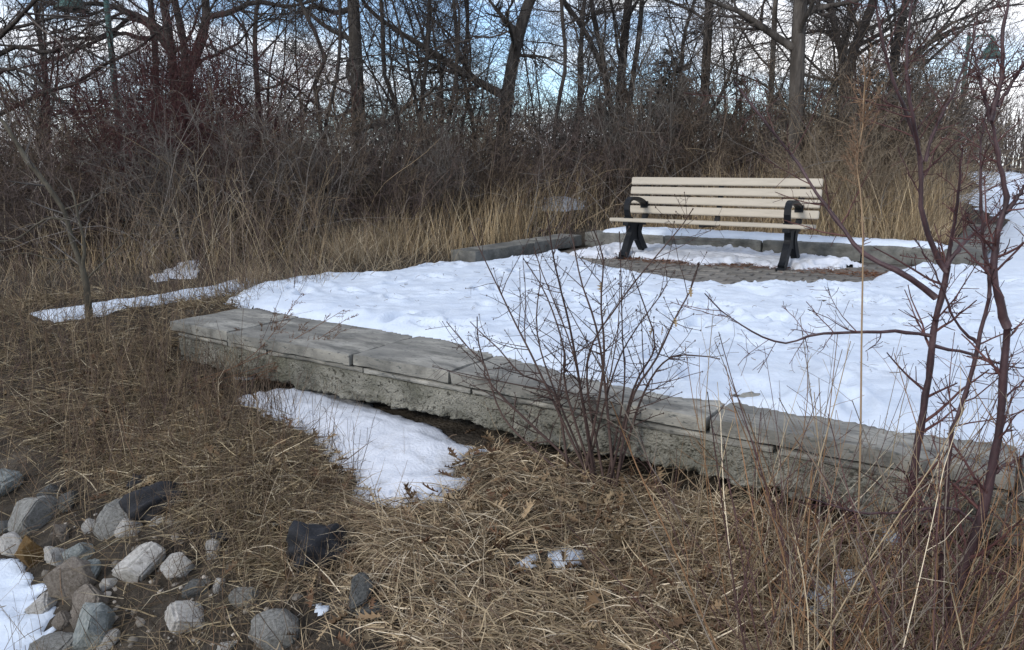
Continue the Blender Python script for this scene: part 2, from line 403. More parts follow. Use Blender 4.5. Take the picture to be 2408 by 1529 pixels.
def stone_block(lx, ly, lz, mat, name, res=0.05, amp=0.006, chip=0.010, seed=0):
    bm = bmesh.new(); box_bm(bm, (0, 0, 0), (lx, ly, lz))
    for ax, l in ((0, lx), (1, ly), (2, lz)):
        es = [e for e in bm.edges if abs((e.verts[0].co - e.verts[1].co)[ax]) > l * 0.5]
        c = int(min(max(round(l / res) - 1, 1), 40))
        bmesh.ops.subdivide_edges(bm, edges=es, cuts=c, use_grid_fill=True)
    co = np.array([v.co for v in bm.verts]); hl = np.array([lx, ly, lz]) / 2
    on = np.abs(np.abs(co) - hl) < 1e-5; cnt = on.sum(1)
    s3 = lambda k, f: fbm(co[:, 0] * f + co[:, 2] * f * 1.3 + seed * 3.7, co[:, 1] * f - co[:, 2] * f * 0.9 + k, seed + k, 3)
    disp = np.stack([s3(1, 5), s3(2, 5), s3(3, 5)], 1) * amp * 2 + np.stack([s3(4, 18), s3(5, 18), s3(6, 18)], 1) * amp
    pull = np.where(cnt >= 2, chip * (0.45 + 1.6 * np.clip(s3(7, 9) + 0.25, 0, 1)), 0)
    new = co + disp * 1.0 - np.sign(co) * on * pull[:, None]
    for v, q in zip(bm.verts, new): v.co = Vector(q)
    me = bm_mesh(name, bm, mat, True); me.set_sharp_from_angle(angle=R(32)); return me
pl, pw = 0.225, 0.150
pm = [bevel_block(pl - 0.017, pw - 0.017, 0.05, 0.007, M['paver'], 'paver', 0.0012, s) for s in range(5)]
for r_ in range(14):
    v0 = 3.72 + r_ * pw
    for c_ in range(20):
        u0 = 0.25 + (c_ + 0.5 * (r_ % 2)) * pl
        if u0 > 4.35 or v0 > 5.75: continue
        x_, y_ = xy(u0, v0)
        p = link('paver', pm[int(rng.integers(5))], loc=(x_, y_, -0.025 + 0.004 * rng.normal() * 0.6), rot=(rng.normal() * 0.012, rng.normal() * 0.012, ang_u + rng.normal() * 0.01))
        p.parent = pave

# ------------------------------------------------------------------ front stone wall with its coping
wall = empty('stone_wall', (A[0], A[1], -0.33), (0, 0, ang_u))
tag(wall, 'long low grey limestone wall with flat coping slabs along the snowy terrace front', 'wall')
def wloc(u, v, z): return (u, v, z + 0.33)
copes = [(0.0, 0.60), (0.60, 1.655), (1.665, 2.33), (2.34, 3.655), (3.665, 4.72), (4.73, 5.85), (5.86, 7.0), (7.01, 8.4)]
for i, (a, b) in enumerate(copes):
    me = stone_block(b - a, 0.60, 0.068, M['limestone'], 'coping_stone', 0.035, 0.0028, 0.006, i)
    c = link('coping_stone', me, wall, wloc((a + b) / 2, 0.30 + rng.normal() * 0.006, -0.034 + rng.normal() * 0.002), (0, 0, rng.normal() * 0.002))
a = 0.04; k = 0
while a < 8.3:                                                # thin second course, ragged
    b = min(a + rng.uniform(0.35, 0.8), 8.4)
    me = stone_block(b - a - 0.008, 0.5, 0.034, M['limestone'], 'course_stone', 0.03, 0.005, 0.006, 50 + k)
    link('course_stone', me, wall, wloc((a + b) / 2, 0.262 + rng.uniform(0, 0.014), -0.0905 + rng.normal() * 0.001)); a = b; k += 1
# rough footing: a bumpy face with a broken, overhanging lower edge
nu, nz = 640, 24
uu = np.linspace(0.06, 8.4, nu); tt = np.linspace(0, 1, nz)
UU, TT = np.meshgrid(uu, tt)
bot = -0.300 + 0.055 * fbm(uu * 2.1, uu * 0, 31, 3) + 0.035 * fbm(uu * 14, uu * 0 + 4, 33, 3) + 0.03 * fbm(uu * 40, uu * 0 + 9, 35, 2)
top = np.full_like(uu, -0.112)
ZZ = top[None, :] * (1 - TT) + bot[None, :] * TT
rough = 0.25 + 0.75 * sstep(0.15, 0.85, TT + 0.5 * fbm(UU * 3, TT * 2, 37, 3))
off = 0.034 + rough * (0.045 * fbm(UU * 9, ZZ * 11, 41, 3) + 0.065 * fbm(UU * 36, ZZ * 40, 43, 3)) + 0.10 * sstep(0.82, 1.0, TT)
crk = np.zeros_like(UU)
for cu in (1.42, 2.03, 2.75, 3.5, 4.4, 5.2):
    crk += np.exp(-((UU - cu - 0.02 * fbm(ZZ * 30, ZZ * 0 + cu, 5, 3)) / 0.007) ** 2) * sstep(0.35, 0.6, TT)
off += 0.035 * crk
VV = off - 0.005
fv = np.stack([UU, VV, ZZ + 0.33], -1).reshape(-1, 3)
bv = np.stack([uu, np.full(nu, 0.5), bot + 0.33], -1); tv = np.stack([uu, np.full(nu, 0.5), top + 0.33], -1)
ii = (np.arange(nz - 1)[:, None] * nu + np.arange(nu - 1)[None, :]).ravel()
fq = np.stack([ii, ii + nu, ii + nu + 1, ii + 1], -1)
j = np.arange(nu - 1); b0 = nz * nu; last = (nz - 1) * nu
fb = np.stack([last + j, b0 + j, b0 + j + 1, last + j + 1], -1)
ft = np.stack([b0 + nu + j, j, j + 1, b0 + nu + j + 1], -1)
# close the left end face
le = np.concatenate([np.arange(nz) * nu, [b0], [b0 + nu]])
lf = np.array([[le[q], le[q + 1], le[-1]] for q in range(nz)])
link('footing', mesh_np('footing', np.concatenate([fv, bv, tv]), [fq, fb, ft, lf], M['concrete']), wall)

# ------------------------------------------------------------------ kerb walls round the back of the terrace
def kerb(name, label, a, b, width, height, pieces, side, z0=-0.02):
    """stones along a->b (u,v), the inner face on that line, thickness to the given side (+1 left of a->b)"""
    a = np.array(a); b = np.array(b); d = (b - a) / np.linalg.norm(b - a); nrm = np.array([-d[1], d[0]]) * side
    x0, y0 = xy(*a); o = empty(name, (x0, y0, z0), (0, 0, ang_u + math.atan2(d[1], d[0])))
    tag(o, label, 'kerb wall')
    Lt = np.linalg.norm(b - a); cuts = np.array(pieces) * Lt
    for i in range(len(cuts) - 1):
        l = cuts[i + 1] - cuts[i] - 0.008
        me = stone_block(l, width, height, M['kerb'], 'kerb_stone', 0.04, 0.006, 0.007, 80 + i + int(Lt * 10))
        link('kerb_stone', me, o, ((cuts[i] + cuts[i + 1]) / 2, side * width / 2 + rng.normal() * 0.006, height / 2 + rng.normal() * 0.004), (0, 0, rng.normal() * 0.004))
    return o
kerb('kerb_wall', 'low grey stone kerb behind the bench with a strip of snow on top', (-0.08, 6.03), (4.02, 6.03), 0.36, 0.185, [0, 0.27, 0.56, 0.82, 1.0], 1)
kerb('kerb_wall', 'low grey stone kerb left of the bench, bare on top and edged by tall grass', (-0.10, 6.02), (-0.10, 3.62), 0.34, 0.145, [0, 0.5, 1.0], -1)
kerb('kerb_wall', 'stone kerb running back from the terrace corner beside the snowy path', (4.42, 6.03), (4.42, 10.5), 0.36, 0.185, [0, 0.12, 0.4, 0.7, 1.0], 1)

# ------------------------------------------------------------------ snow
def snow_sheet(name, polys, res, thick, edge, zfun, mat, rough=1.0, holes=(), prints=0, seed=0, edge_n=0.12, amp=1.0):
    allp = np.concatenate(polys); lo = allp.min(0) - 0.15; hi = allp.max(0) + 0.15
    xs = np.arange(lo[0], hi[0], res); ys = np.arange(lo[1], hi[1], res)
    X, Y = np.meshgrid(xs, ys)
    sd = np.max([poly_sd(X, Y, p) for p in polys], axis=0)
    sd = sd + edge_n * fbm(X * 4, Y * 4, 61 + seed, 4) + 0.65 * edge_n * fbm(X * 15, Y * 15, 63 + seed, 3) + 0.15 * edge_n
    for hx, hy, hr in holes:
        sd = np.minimum(sd, (np.hypot((X - hx), (Y - hy)) - hr) + 0.05 * fbm(X * 9, Y * 9, 7, 3))
    h = thick * np.sqrt(np.clip(sd / edge, 0, 1)) * (1 - 0.25 * (1 - np.clip(sd / edge, 0, 1)))
    b = 0.030 * fbm(X * 2.2, Y * 2.2, 71 + seed, 3) + 0.050 * np.abs(fbm(X * 6, Y * 6, 73 + seed, 3)) + 0.014 * fbm(X * 22, Y * 22, 75 + seed, 2)
    h = h + rough * b * np.clip(sd / edge, 0, 1)
    r = np.random.default_rng(seed)
    for _ in range(prints):
        px_, py_ = r.uniform(lo[0], hi[0]), r.uniform(lo[1], hi[1]); a_ = r.uniform(0, 6.28)
        m = (np.abs(X - px_) < 0.35) & (np.abs(Y - py_) < 0.35)
        if not m.any(): continue
        dx, dy = X[m] - px_, Y[m] - py_
        e = np.sqrt(((dx * math.cos(a_) + dy * math.sin(a_)) / 0.15) ** 2 + ((-dx * math.sin(a_) + dy * math.cos(a_)) / 0.065) ** 2)
        h[m] += (-0.042 * (1 - sstep(0.55, 1.0, e)) + 0.018 * np.exp(-((e - 1.25) / 0.25) ** 2)) * np.clip(sd[m] / edge, 0, 1)
    Z = zfun(X, Y) + np.where(sd > 0, np.maximum(h, 0.003), -0.03 + 0.2 * np.maximum(sd, -0.3))
    keep = sd > -1.6 * res
    n_x = len(xs); ii = (np.arange(len(ys) - 1)[:, None] * n_x + np.arange(n_x - 1)[None, :]).ravel()
    q = np.stack([ii, ii + 1, ii + n_x + 1, ii + n_x], -1)
    q = q[keep.ravel()[q].all(1)]
    used = np.unique(q); remap = np.full(X.size, -1); remap[used] = np.arange(len(used))
    v = np.stack([X, Y, Z], -1).reshape(-1, 3)[used]
    return link(name, mesh_np(name, v, [remap[q]], mat, smooth=True))
def px_poly(pts, z=None):
    pts = np.array(pts, float)
    p = on_z(pts[:, 0], pts[:, 1], z) if z is not None else on_ground(pts[:, 0], pts[:, 1])
    return p[:, :2]
def flat(z): return lambda x, y: np.full(np.shape(x), z)
t_poly = px_poly([(545, 703), (600, 674), (700, 657), (780, 650), (940, 642), (962, 631), (1110, 622), (1190, 612), (1290, 600), (1345, 606), (1400, 622), (1480, 645), (1560, 655),
 (1640, 668), (1720, 676), (1800, 668), (1900, 672), (1990, 670), (2050, 664), (2080, 645), (2150, 630), (2310, 633)], 0.0)
t_poly2 = px_poly([(2420, 1052), (2300, 1040), (2100, 1015), (1980, 992), (1850, 970), (1740, 948), (1660, 940), (1560, 925), (1500, 915), (1330, 880), (1290, 868), (1200, 840), (1100, 820),
 (1050, 800), (930, 783), (890, 775), (800, 760), (740, 748), (640, 728), (560, 712)], 0.0)
t_poly = np.vstack([t_poly, [xy(5.6, 5.75), xy(8.4, 5.7), xy(8.4, 0.45)], t_poly2])
b_poly = px_poly([(1345, 600), (1400, 588), (1470, 578), (1560, 577), (1640, 581), (1720, 596), (1830, 606), (1990, 618), (2020, 626), (1880, 634), (1760, 622), (1650, 622), (1560, 613), (1480, 606), (1400, 607)], 0.0)
hol = []
for hx, hy, hr in ((1940, 708, 0.13), (1755, 930, 0.06), (1790, 700, 0.05), (1920, 790, 0.05)):
    p = on_z(hx, hy, 0.0); hol.append((p[0], p[1], hr))
tag(snow_sheet('snow', [t_poly], 0.026, 0.045, 0.16, flat(0.0), M['snow'], 1.0, hol, 420, 1, 0.07), kind='structure')
s = snow_sheet('snow_patch', [b_poly], 0.022, 0.05, 0.10, flat(0.0), M['dirty_snow'], 1.6, (), 40, 2, 0.26)
tag(s, 'old uneven snow left on the pavers under and behind the bench', 'snow patch')
# right-hand path, far
pn = [xy(4.36, 5.5), xy(4.40, 6.0), xy(4.44, 10.6), xy(4.6, 15.5), xy(9.5, 15.5), xy(9.5, 5.0), xy(5.5, 5.0)]
o = snow_sheet('snow_path', [np.array(pn)], 0.05, 0.03, 0.2, lambda x, y: np.maximum(terrain(x, y, False), -0.03) + 0.02, M['snow'], 1.0, (), 120, 5, 0.05)
tag(o, kind='structure')
pp = [xy(4.7, 14.5), (13.5, 23.5), (20.5, 33), (34, 60), (60, 90), (90, 90), (60, 40), (22, 14), xy(9.5, 14.5)]
o = snow_sheet('snow_path', [np.array(pp)], 0.35, 0.05, 0.6, lambda x, y: np.maximum(terrain(x, y, False), -0.04) + 0.03, M['snow'], 1.0, (), 0, 3, 0.5)
tag(o, kind='structure')
# snow on top of the back kerb
kp = [xy(0.15, 6.09), xy(1.5, 6.10), xy(2.6, 6.14), xy(3.9, 6.12), xy(4.1, 6.3), xy(3.4, 6.55), xy(1.5, 6.6), xy(0.2, 6.6)]
s = snow_sheet('snow_patch', [np.array(kp)], 0.025, 0.05, 0.1, flat(0.168), M['snow'], 0.6, (), 0, 4, 0.06)
tag(s, 'narrow strip of snow lying along the top of the kerb behind the bench', 'snow patch')
PATCHES = [
 ('snow patch lying below the wall, the largest one on the grassy slope', [(560, 945), (640, 925), (740, 922), (800, 940), (880, 965), (940, 985), (1010, 1010), (1080, 1040), (1145, 1068), (1095, 1085), (1060, 1105), (1045, 1125), (1090, 1142), (1065, 1165), (1055, 1190), (1000, 1183), (930, 1200), (880, 1185), (838, 1178), (835, 1130), (790, 1095), (760, 1060), (700, 1010), (640, 985), (590, 965)], 0.055),
 ('long thin tongue of snow reaching left past the slender sapling', [(80, 742), (130, 732), (260, 716), (420, 692), (540, 669), (620, 655), (640, 668), (560, 692), (400, 712), (300, 727), (200, 752), (130, 757)], 0.04),
 ('snow in the lower left corner beside the pile of rocks', [(-160, 1300), (0, 1330), (55, 1338), (50, 1358), (110, 1385), (70, 1410), (108, 1450), (100, 1500), (70, 1529), (60, 1600), (-160, 1640)], 0.05),
 ('pair of small snow lumps in the straw below the shrub, right one wider', [(1283, 1305), (1320, 1292), (1375, 1297), (1382, 1328), (1345, 1346), (1305, 1340)], 0.045),
 ('small snow lump in the straw, just left of a wider one', [(1215, 1338), (1243, 1308), (1268, 1308), (1262, 1334), (1235, 1347)], 0.045),
 ('ragged snow patch among dry stems, nearest the lower right corner', [(1815, 1440), (1875, 1425), (1895, 1388), (1950, 1368), (1965, 1420), (1925, 1448), (1870, 1458)], 0.06),
 ('ragged snow patch among dry stems, halfway between wall and lower edge', [(1965, 1352), (2010, 1338), (2040, 1348), (2015, 1390), (1970, 1395)], 0.06),
 ('snow at the foot of the red-barked sapling under the wall', [(2045, 1235), (2115, 1240), (2130, 1275), (2105, 1320), (2080, 1290), (2045, 1270)], 0.06),
 ('tiny snow spot in the straw right of the pale rocks', [(738, 1432), (752, 1422), (770, 1428), (768, 1445), (748, 1446)], 0.025),
 ('tiny snow spot in the grass below the left end of the wall', [(545, 890), (580, 884), (612, 888), (590, 898), (555, 897)], 0.025),
 ('bright patch of snow on the ground left of the bench, behind the kerb', [(1160, 480), (1230, 472), (1300, 466), (1400, 466), (1420, 474), (1370, 490), (1330, 502), (1280, 500), (1200, 492)], 0.04),
 ('greyish snow under tall grass at far left of the wall', [(350, 652), (390, 640), (430, 618), (465, 612), (472, 640), (450, 656), (400, 655), (370, 664)], 0.02),
 ('shaded snow between dark brush left of the terrace', [(660, 585), (690, 560), (735, 558), (730, 585), (690, 600)], 0.04),
 ('thin snow on the planted bed right of the bench', [(1985, 520), (2060, 505), (2140, 515), (2130, 532), (2040, 540)], 0.03)]
PATCH_XY = []
for i, (lab, pts, th) in enumerate(PATCHES):
    P_ = px_poly(pts); PATCH_XY.append(P_)
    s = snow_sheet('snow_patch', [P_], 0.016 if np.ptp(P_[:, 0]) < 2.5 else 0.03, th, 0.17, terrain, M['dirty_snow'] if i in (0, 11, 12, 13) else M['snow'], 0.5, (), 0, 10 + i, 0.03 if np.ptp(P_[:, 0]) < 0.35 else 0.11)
    tag(s, lab, 'snow patch')

# ------------------------------------------------------------------ the bench
bo = xy(1.90, 5.12)
bench = empty('park_bench', (bo[0], bo[1], 0.0), (0, 0, ang_u))
tag(bench, 'beige slatted park bench with black iron legs and armrests on the terrace', 'bench')
SL = 2.10                                                     # local x along the bench, -y towards the wall
def slat(name, cy, cz, w, t, tilt, i):
    from mathutils import Matrix
    bm = bmesh.new(); box_bm(bm, (0, 0, 0), (SL, w, t))
    bmesh.ops.bevel(bm, geom=[e for e in bm.edges], offset=0.007, segments=2, affect='EDGES')
    me = bm_mesh(name, bm, M['slat'])
    return link(name, me, bench, (rng.normal() * 0.004, cy, cz), (tilt, 0, 0))
for i in range(4):                                            # seat
    slat('seat_slat', -0.215 + i * 0.117, 0.422 - i * 0.006, 0.105, 0.038, R(-3), i)
lean = R(12)
for i in range(4):                                            # backrest
    zc = 0.515 + i * 0.107
    slat('back_slat', 0.235 + (zc - 0.45) * math.tan(lean) + rng.normal() * 0.002, zc + rng.normal() * 0.0015, 0.038, 0.084, -lean, i)
def frame_bm(x0, full=True):
    bm = bmesh.new()
    def bar(pts, w0, w1, th):                                  # curved flat bar in the local YZ plane
        pts = smooth_line(np.array(pts, float), 14); d = np.gradient(pts, axis=0); d /= np.linalg.norm(d, axis=1, keepdims=True)
        nn = np.stack([-d[:, 1], d[:, 0]], 1); ww = np.linspace(w0, w1, 14)[:, None] / 2
        oL = [(p[0], p[1]) for p in pts + nn * ww]; oR = [(p[0], p[1]) for p in (pts - nn * ww)[::-1]]
        ol = oL + oR
        lo = [bm.verts.new((x0 - th / 2, a, b)) for a, b in ol]; hi = [bm.verts.new((x0 + th / 2, a, b)) for a, b in ol]
        n = len(ol)
        for k in range(n): bm.faces.new((lo[k], lo[(k + 1) % n], hi[(k + 1) % n], hi[k]))
        for k in range(13):
            a, b, c, d_ = k, k + 1, n - 2 - k, n - 1 - k
            bm.faces.new((lo[a], lo[d_], lo[c], lo[b])); bm.faces.new((hi[a], hi[b], hi[c], hi[d_]))
    return bm, bar
for sx in (-0.855, 0.855):
    bm, bar = frame_bm(sx)
    bar([(-0.335, 0.012), (-0.27, 0.05), (-0.19, 0.16), (-0.12, 0.26), (-0.13, 0.39)], 0.085, 0.11, 0.066)
    bmesh.ops.recalc_face_normals(bm, faces=bm.faces[:]); link('leg', bm_mesh('leg', bm, M['iron']), bench)
    bm, bar = frame_bm(sx)
    bar([(0.315, 0.012), (0.25, 0.06), (0.13, 0.17), (0.06, 0.27), (0.10, 0.39)], 0.085, 0.11, 0.066)
    bmesh.ops.recalc_face_normals(bm, faces=bm.faces[:]); link('leg', bm_mesh('leg', bm, M['iron']), bench)
    bm, bar = frame_bm(sx)
    bar([(-0.275, 0.385), (-0.1, 0.385), (0.1, 0.375), (0.23, 0.365)], 0.040, 0.045, 0.060)
    bar([(-0.05, 0.20), (-0.03, 0.28), (-0.02, 0.37)], 0.15, 0.24, 0.045)
    bar([(0.215, 0.36), (0.275, 0.46), (0.30, 0.60), (0.345, 0.83)], 0.05, 0.035, 0.055)
    bmesh.ops.recalc_face_normals(bm, faces=bm.faces[:]); link('seat_frame', bm_mesh('seat_frame', bm, M['iron']), bench)
    bm, bar = frame_bm(sx)
    bar([(-0.195, 0.445), (-0.225, 0.50), (-0.24, 0.57), (-0.20, 0.635), (-0.10, 0.655), (0.06, 0.64), (0.20, 0.60), (0.245, 0.565)], 0.034, 0.040, 0.062)
    box_bm(bm, (sx, -0.19, 0.446), (0.075, 0.085, 0.014)); box_bm(bm, (sx, 0.232, 0.575), (0.085, 0.02, 0.075))
    bmesh.ops.recalc_face_normals(bm, faces=bm.faces[:]); link('armrest', bm_mesh('armrest', bm, M['iron']), bench)
    for fy in (-0.335, 0.315):
        bm = bmesh.new(); box_bm(bm, (sx, fy, 0.012), (0.085, 0.11, 0.024)); bmesh.ops.bevel(bm, geom=bm.edges[:], offset=0.006, segments=1, affect='EDGES')
        link('foot', bm_mesh('foot', bm, M['iron']), bench)
bm, bar = frame_bm(0.0)
bar([(-0.26, 0.392), (-0.1, 0.39), (0.12, 0.378), (0.225, 0.40), (0.29, 0.55), (0.345, 0.84)], 0.028, 0.028, 0.05)
bmesh.ops.recalc_face_normals(bm, faces=bm.faces[:]); link('centre_strap', bm_mesh('centre_strap', bm, M['iron']), bench)

# ------------------------------------------------------------------ rocks
def rock_mesh(seed, mat, rough=0.03, planes=15, sub=4, soft=0.0):
    r = np.random.default_rng(seed); bm = bmesh.new(); n = 40 if soft else int(r.integers(15, 24))
    p = r.normal(size=(n, 3)); p /= np.linalg.norm(p, axis=1, keepdims=True); p *= r.uniform(0.86 if not soft else 0.97, 1.08, (n, 1))
    for q in p: bm.verts.new(q)
    h = bmesh.ops.convex_hull(bm, input=bm.verts[:])
    bmesh.ops.delete(bm, geom=[g for g in set(h['geom_interior'] + h['geom_unused']) if isinstance(g, bmesh.types.BMVert)], context='VERTS')
    bmesh.ops.dissolve_limit(bm, angle_limit=R(22), verts=bm.verts[:], edges=bm.edges[:])
    bmesh.ops.bevel(bm, geom=bm.edges[:], offset=0.10, segments=2, affect='EDGES', clamp_overlap=True)
    bmesh.ops.triangulate(bm, faces=bm.faces[:])
    for _ in range(2):
        es = [e for e in bm.edges if e.calc_length() > 0.22]
        bmesh.ops.subdivide_edges(bm, edges=es, cuts=1); bmesh.ops.triangulate(bm, faces=bm.faces[:])
    v = np.array([q.co for q in bm.verts])
    nn = fbm(v[:, 0] * 3 + v[:, 2] * 2.1 + 7, v[:, 1] * 3 - v[:, 2] * 1.7 + seed, seed, 3) + 0.7 * fbm(v[:, 1] * 9 + v[:, 2] * 7, v[:, 0] * 9 + seed, seed + 5, 2)
    for q, k in zip(bm.verts, nn): q.co = q.co * (1 + rough * 2.6 * k)
    bmesh.ops.recalc_face_normals(bm, faces=bm.faces[:])
    me = bm_mesh('rock', bm, mat, True); me.set_sharp_from_angle(angle=R(26)); return me
Z7 = lambda x, y: (x * 0.3464, y * 0.3464 + 999.4)
Z8 = lambda x, y: (x * 0.3464 + 764, y * 0.3464 + 999.4)
ROCKS = [  # zoomed x, y, w, h, kind, tilt, label
 (955, 935, 275, 240, 'pale', 5, 'large pale angular rock, whitest and biggest in the upper middle of the pile'),
 (1212, 965, 200, 150, 'pale', 0, 'pale flat-topped rock just right of the biggest whitish rock'),
 (1275, 1315, 245, 220, 'pale', 8, 'smooth pale pinkish-white rock standing apart on bare soil'),
 (665, 1375, 255, 275, 'blue', 18, 'large blue-grey wedge-shaped rock at the lower front of the pile'),
 (1880, 1410, 275, 215, 'grey', 0, 'rounded grey pitted rock half sunk in straw at the lower edge'),
 (1665, 1165, 160, 165, 'grey', -25, 'small rough grey rock with a dark hollow between soil and straw'),
 (800, 635, 330, 165, 'grey', 42, 'long grey slab-like rock leaning against the black fabric fold'),
 (240, 630, 300, 235, 'grey', 0, 'broad grey rock stained brown on top, high on the left'),
 (495, 1055, 215, 255, 'brown', 0, 'tall brownish-grey rock with a flat front in the middle left'),
 (612, 1012, 165, 175, 'blue', -20, 'bluish wedge rock resting against the tall brownish rock'),
 (600, 1225, 205, 215, 'brown', 30, 'brownish rock right behind the large blue-grey wedge'),
 (310, 1220, 165, 140, 'pale', 0, 'pale rounded rock at the edge of the corner snow'),
 (95, 830, 155, 160, 'pale', 10, 'pale pinkish rock above the corner snow at the far left'),
 (232, 880, 120, 190, 'rust', 25, 'rusty ochre-brown rock half hidden by dead grass'),
 (385, 915, 130, 170, 'pale', 30, 'narrow pale rock leaning beside the rusty one'),
 (530, 880, 165, 110, 'blue', 20, 'low bluish rock partly buried above the tall brownish rock'),
 (30, 410, 170, 210, 'blue', 0, 'bluish rock cut by the left edge, highest of all rocks'),
 (345, 470, 135, 120, 'dark', 10, 'dark grey rock shaded by dead grass at the upper left'),
 (480, 530, 120, 130, 'dark', 0, 'dark rock in the grass between the broad grey rock and the slab'),
 (880, 710, 140, 135, 'pale', 15, 'whitish broken rock below the lower end of the grey slab'),
 (1070, 655, 120, 65, 'pale', 0, 'small pale stone just under the black fabric fold'),
 (1160, 662, 60, 45, 'pale', 0, 'very small white stone under the fold of black fabric'),
 (1450, 850, 95, 140, 'pale', -10, 'upright pale angular stone in the straw under the dead clump'),
 (1340, 1110, 170, 120, 'dark', 25, 'dark blue-grey flat rock sloping in the soil'),
 (1487, 1095, 80, 110, 'pale', 10, 'small pale stone between the dark flat rock and the pitted one'),
 (390, 1490, 280, 120, 'grey', 0, 'wide grey rock at the bottom edge beside the corner snow'),
 (740, 1470, 140, 95, 'pale', 35, 'pale sliver of rock under the large blue-grey wedge'),
 (735, 1090, 115, 70, 'pale', 20, 'small sandy pale rock touching the top of the brownish rock'),
 (530, 1350, 100, 85, 'brown', 0, 'small brown stone left of the large blue-grey wedge'),
 (610, 700, 85, 105, 'pale', 10, 'small pale rock at the lower left foot of the grey slab'),
 (430, 735, 85, 140, 'brown', 15, 'narrow brownish rock right of the rusty ochre one'),
 (1545, 1500, 140, 65, 'pale', 25, 'low pale rock showing at the bottom edge left of the rounded one'),
 (430, 1330, 130, 105, 'brown', 0, 'dull brown rock below the pale one at the snow edge'),
 (150, 1330, 110, 80, 'blue', 0, 'small bluish rock poking out of the corner snow'),
 (60, 700, 110, 90, 'dark', 0, 'shadowy rock at the left edge under the broad grey one')]
for i, (zx, zy, w, h, kind, tilt, lab) in enumerate(ROCKS):
    px, py = Z7(zx, zy); g = on_ground(px, py + 0.3464 * h * 0.22); dist = np.linalg.norm(g - np.array([0, 0, EYE]))
    sw = w * 0.3464 / FPX * dist / 2 * 1.24; sh = h * 0.3464 / FPX * dist / 2 * 1.24
    me = rock_mesh(200 + i, ROCK[kind], 0.028 if kind == 'pale' else 0.04, 14 if kind == 'pale' else 17, 4, 0.35 if i == 4 else 0.0)
    o = link('rock', me, loc=(g[0], g[1], g[2] + sh * 0.34), rot=(rng.normal() * 0.15, R(-tilt), rng.normal() * 0.15))
    o.scale = (sw, (sw + sh) * 0.45, sh); tag(o, lab, 'rock', 'rocks of the pile at the lower left')
px, py = Z8(232, 1225); g = on_ground(px, py + 10); o = link('rock', rock_mesh(261, ROCK['dark']), loc=(g[0], g[1], g[2] + 0.05), rot=(0.2, 0.25, 0.4)); o.scale = (0.058, 0.06, 0.10)
tag(o, 'upright dark grey-green stone sticking out of the straw', 'rock')
px, py = Z8(360, 1265); g = on_ground(px, py + 4); o = link('rock', rock_mesh(262, ROCK['dark']), loc=(g[0], g[1], g[2] + 0.005), rot=(0.1, 0.05, 0.2)); o.scale = (0.085, 0.06, 0.032)
tag(o, 'flat dark stone lying right beside the upright grey-green one', 'rock')
def fabric_mesh(seed, folds):
    bm = bmesh.new(); bmesh.ops.create_icosphere(bm, subdivisions=4, radius=1.0); r = np.random.default_rng(seed)
    v = np.array([q.co for q in bm.verts]); ax = r.normal(size=(folds, 3)); ax /= np.linalg.norm(ax, axis=1, keepdims=True)
    rad = np.ones(len(v))
    for k in range(folds):
        rad += 0.22 * r.uniform(0.5, 1) * (np.exp(-((v @ ax[k] - r.uniform(-0.2, 0.7)) / 0.22) ** 2) - 0.4)
    rad += 0.25 * fbm(v[:, 0] * 2.2 + v[:, 2], v[:, 1] * 2.2 - v[:, 2] + seed, seed, 3) + 0.06 * np.sin(14 * (v @ ax[0]) + 5 * v[:, 2])
    for q, k, d in zip(bm.verts, rad, v): q.co = Vector(d * k)
    return bm_mesh('fabric', bm, M['fabric'], True)
FAB = [(2180, 880, 330, 290, 'large lump of black landscape fabric poking out of the straw', 1),
       (1105, 545, 320, 190, 'folded black landscape fabric bulging above the pale stones', 2),
       (955, 400, 140, 95, 'small dark fabric bulge showing through the grass above the folded one', 3),
       (1505, 765, 150, 110, 'dusty black fabric scrap under the dead weed clump', 4)]
for zx, zy, w, h, lab, sd_ in FAB:
    px, py = Z7(zx, zy); g = on_ground(px, py + 0.3464 * h * 0.2); dist = np.linalg.norm(g - np.array([0, 0, EYE]))
    sw = w * 0.3464 / FPX * dist / 2; sh = h * 0.3464 / FPX * dist / 2
    o = link('fabric_lump', fabric_mesh(sd_, 6), loc=(g[0], g[1], g[2] + sh * 0.42), rot=(0.15, 0.1 * sd_, 0.3 * sd_)); o.scale = (sw * (1.6 if sd_ == 1 else 1.25), (sw + sh) * 0.65, sh * (1.65 if sd_ == 1 else 1.45))
    tag(o, lab, 'fabric')
ROCK_XY = [on_ground(*Z7(r[0], r[1] + r[3] * 0.2))[:2] for r in ROCKS] + [on_ground(*Z7(f[0], f[1] + 40))[:2] for f in FAB]
ROCK_R = [0.3464 * r[2] / FPX * 3.1 / 2 for r in ROCKS] + [0.3464 * f[2] / FPX * 3.1 / 2 for f in FAB]

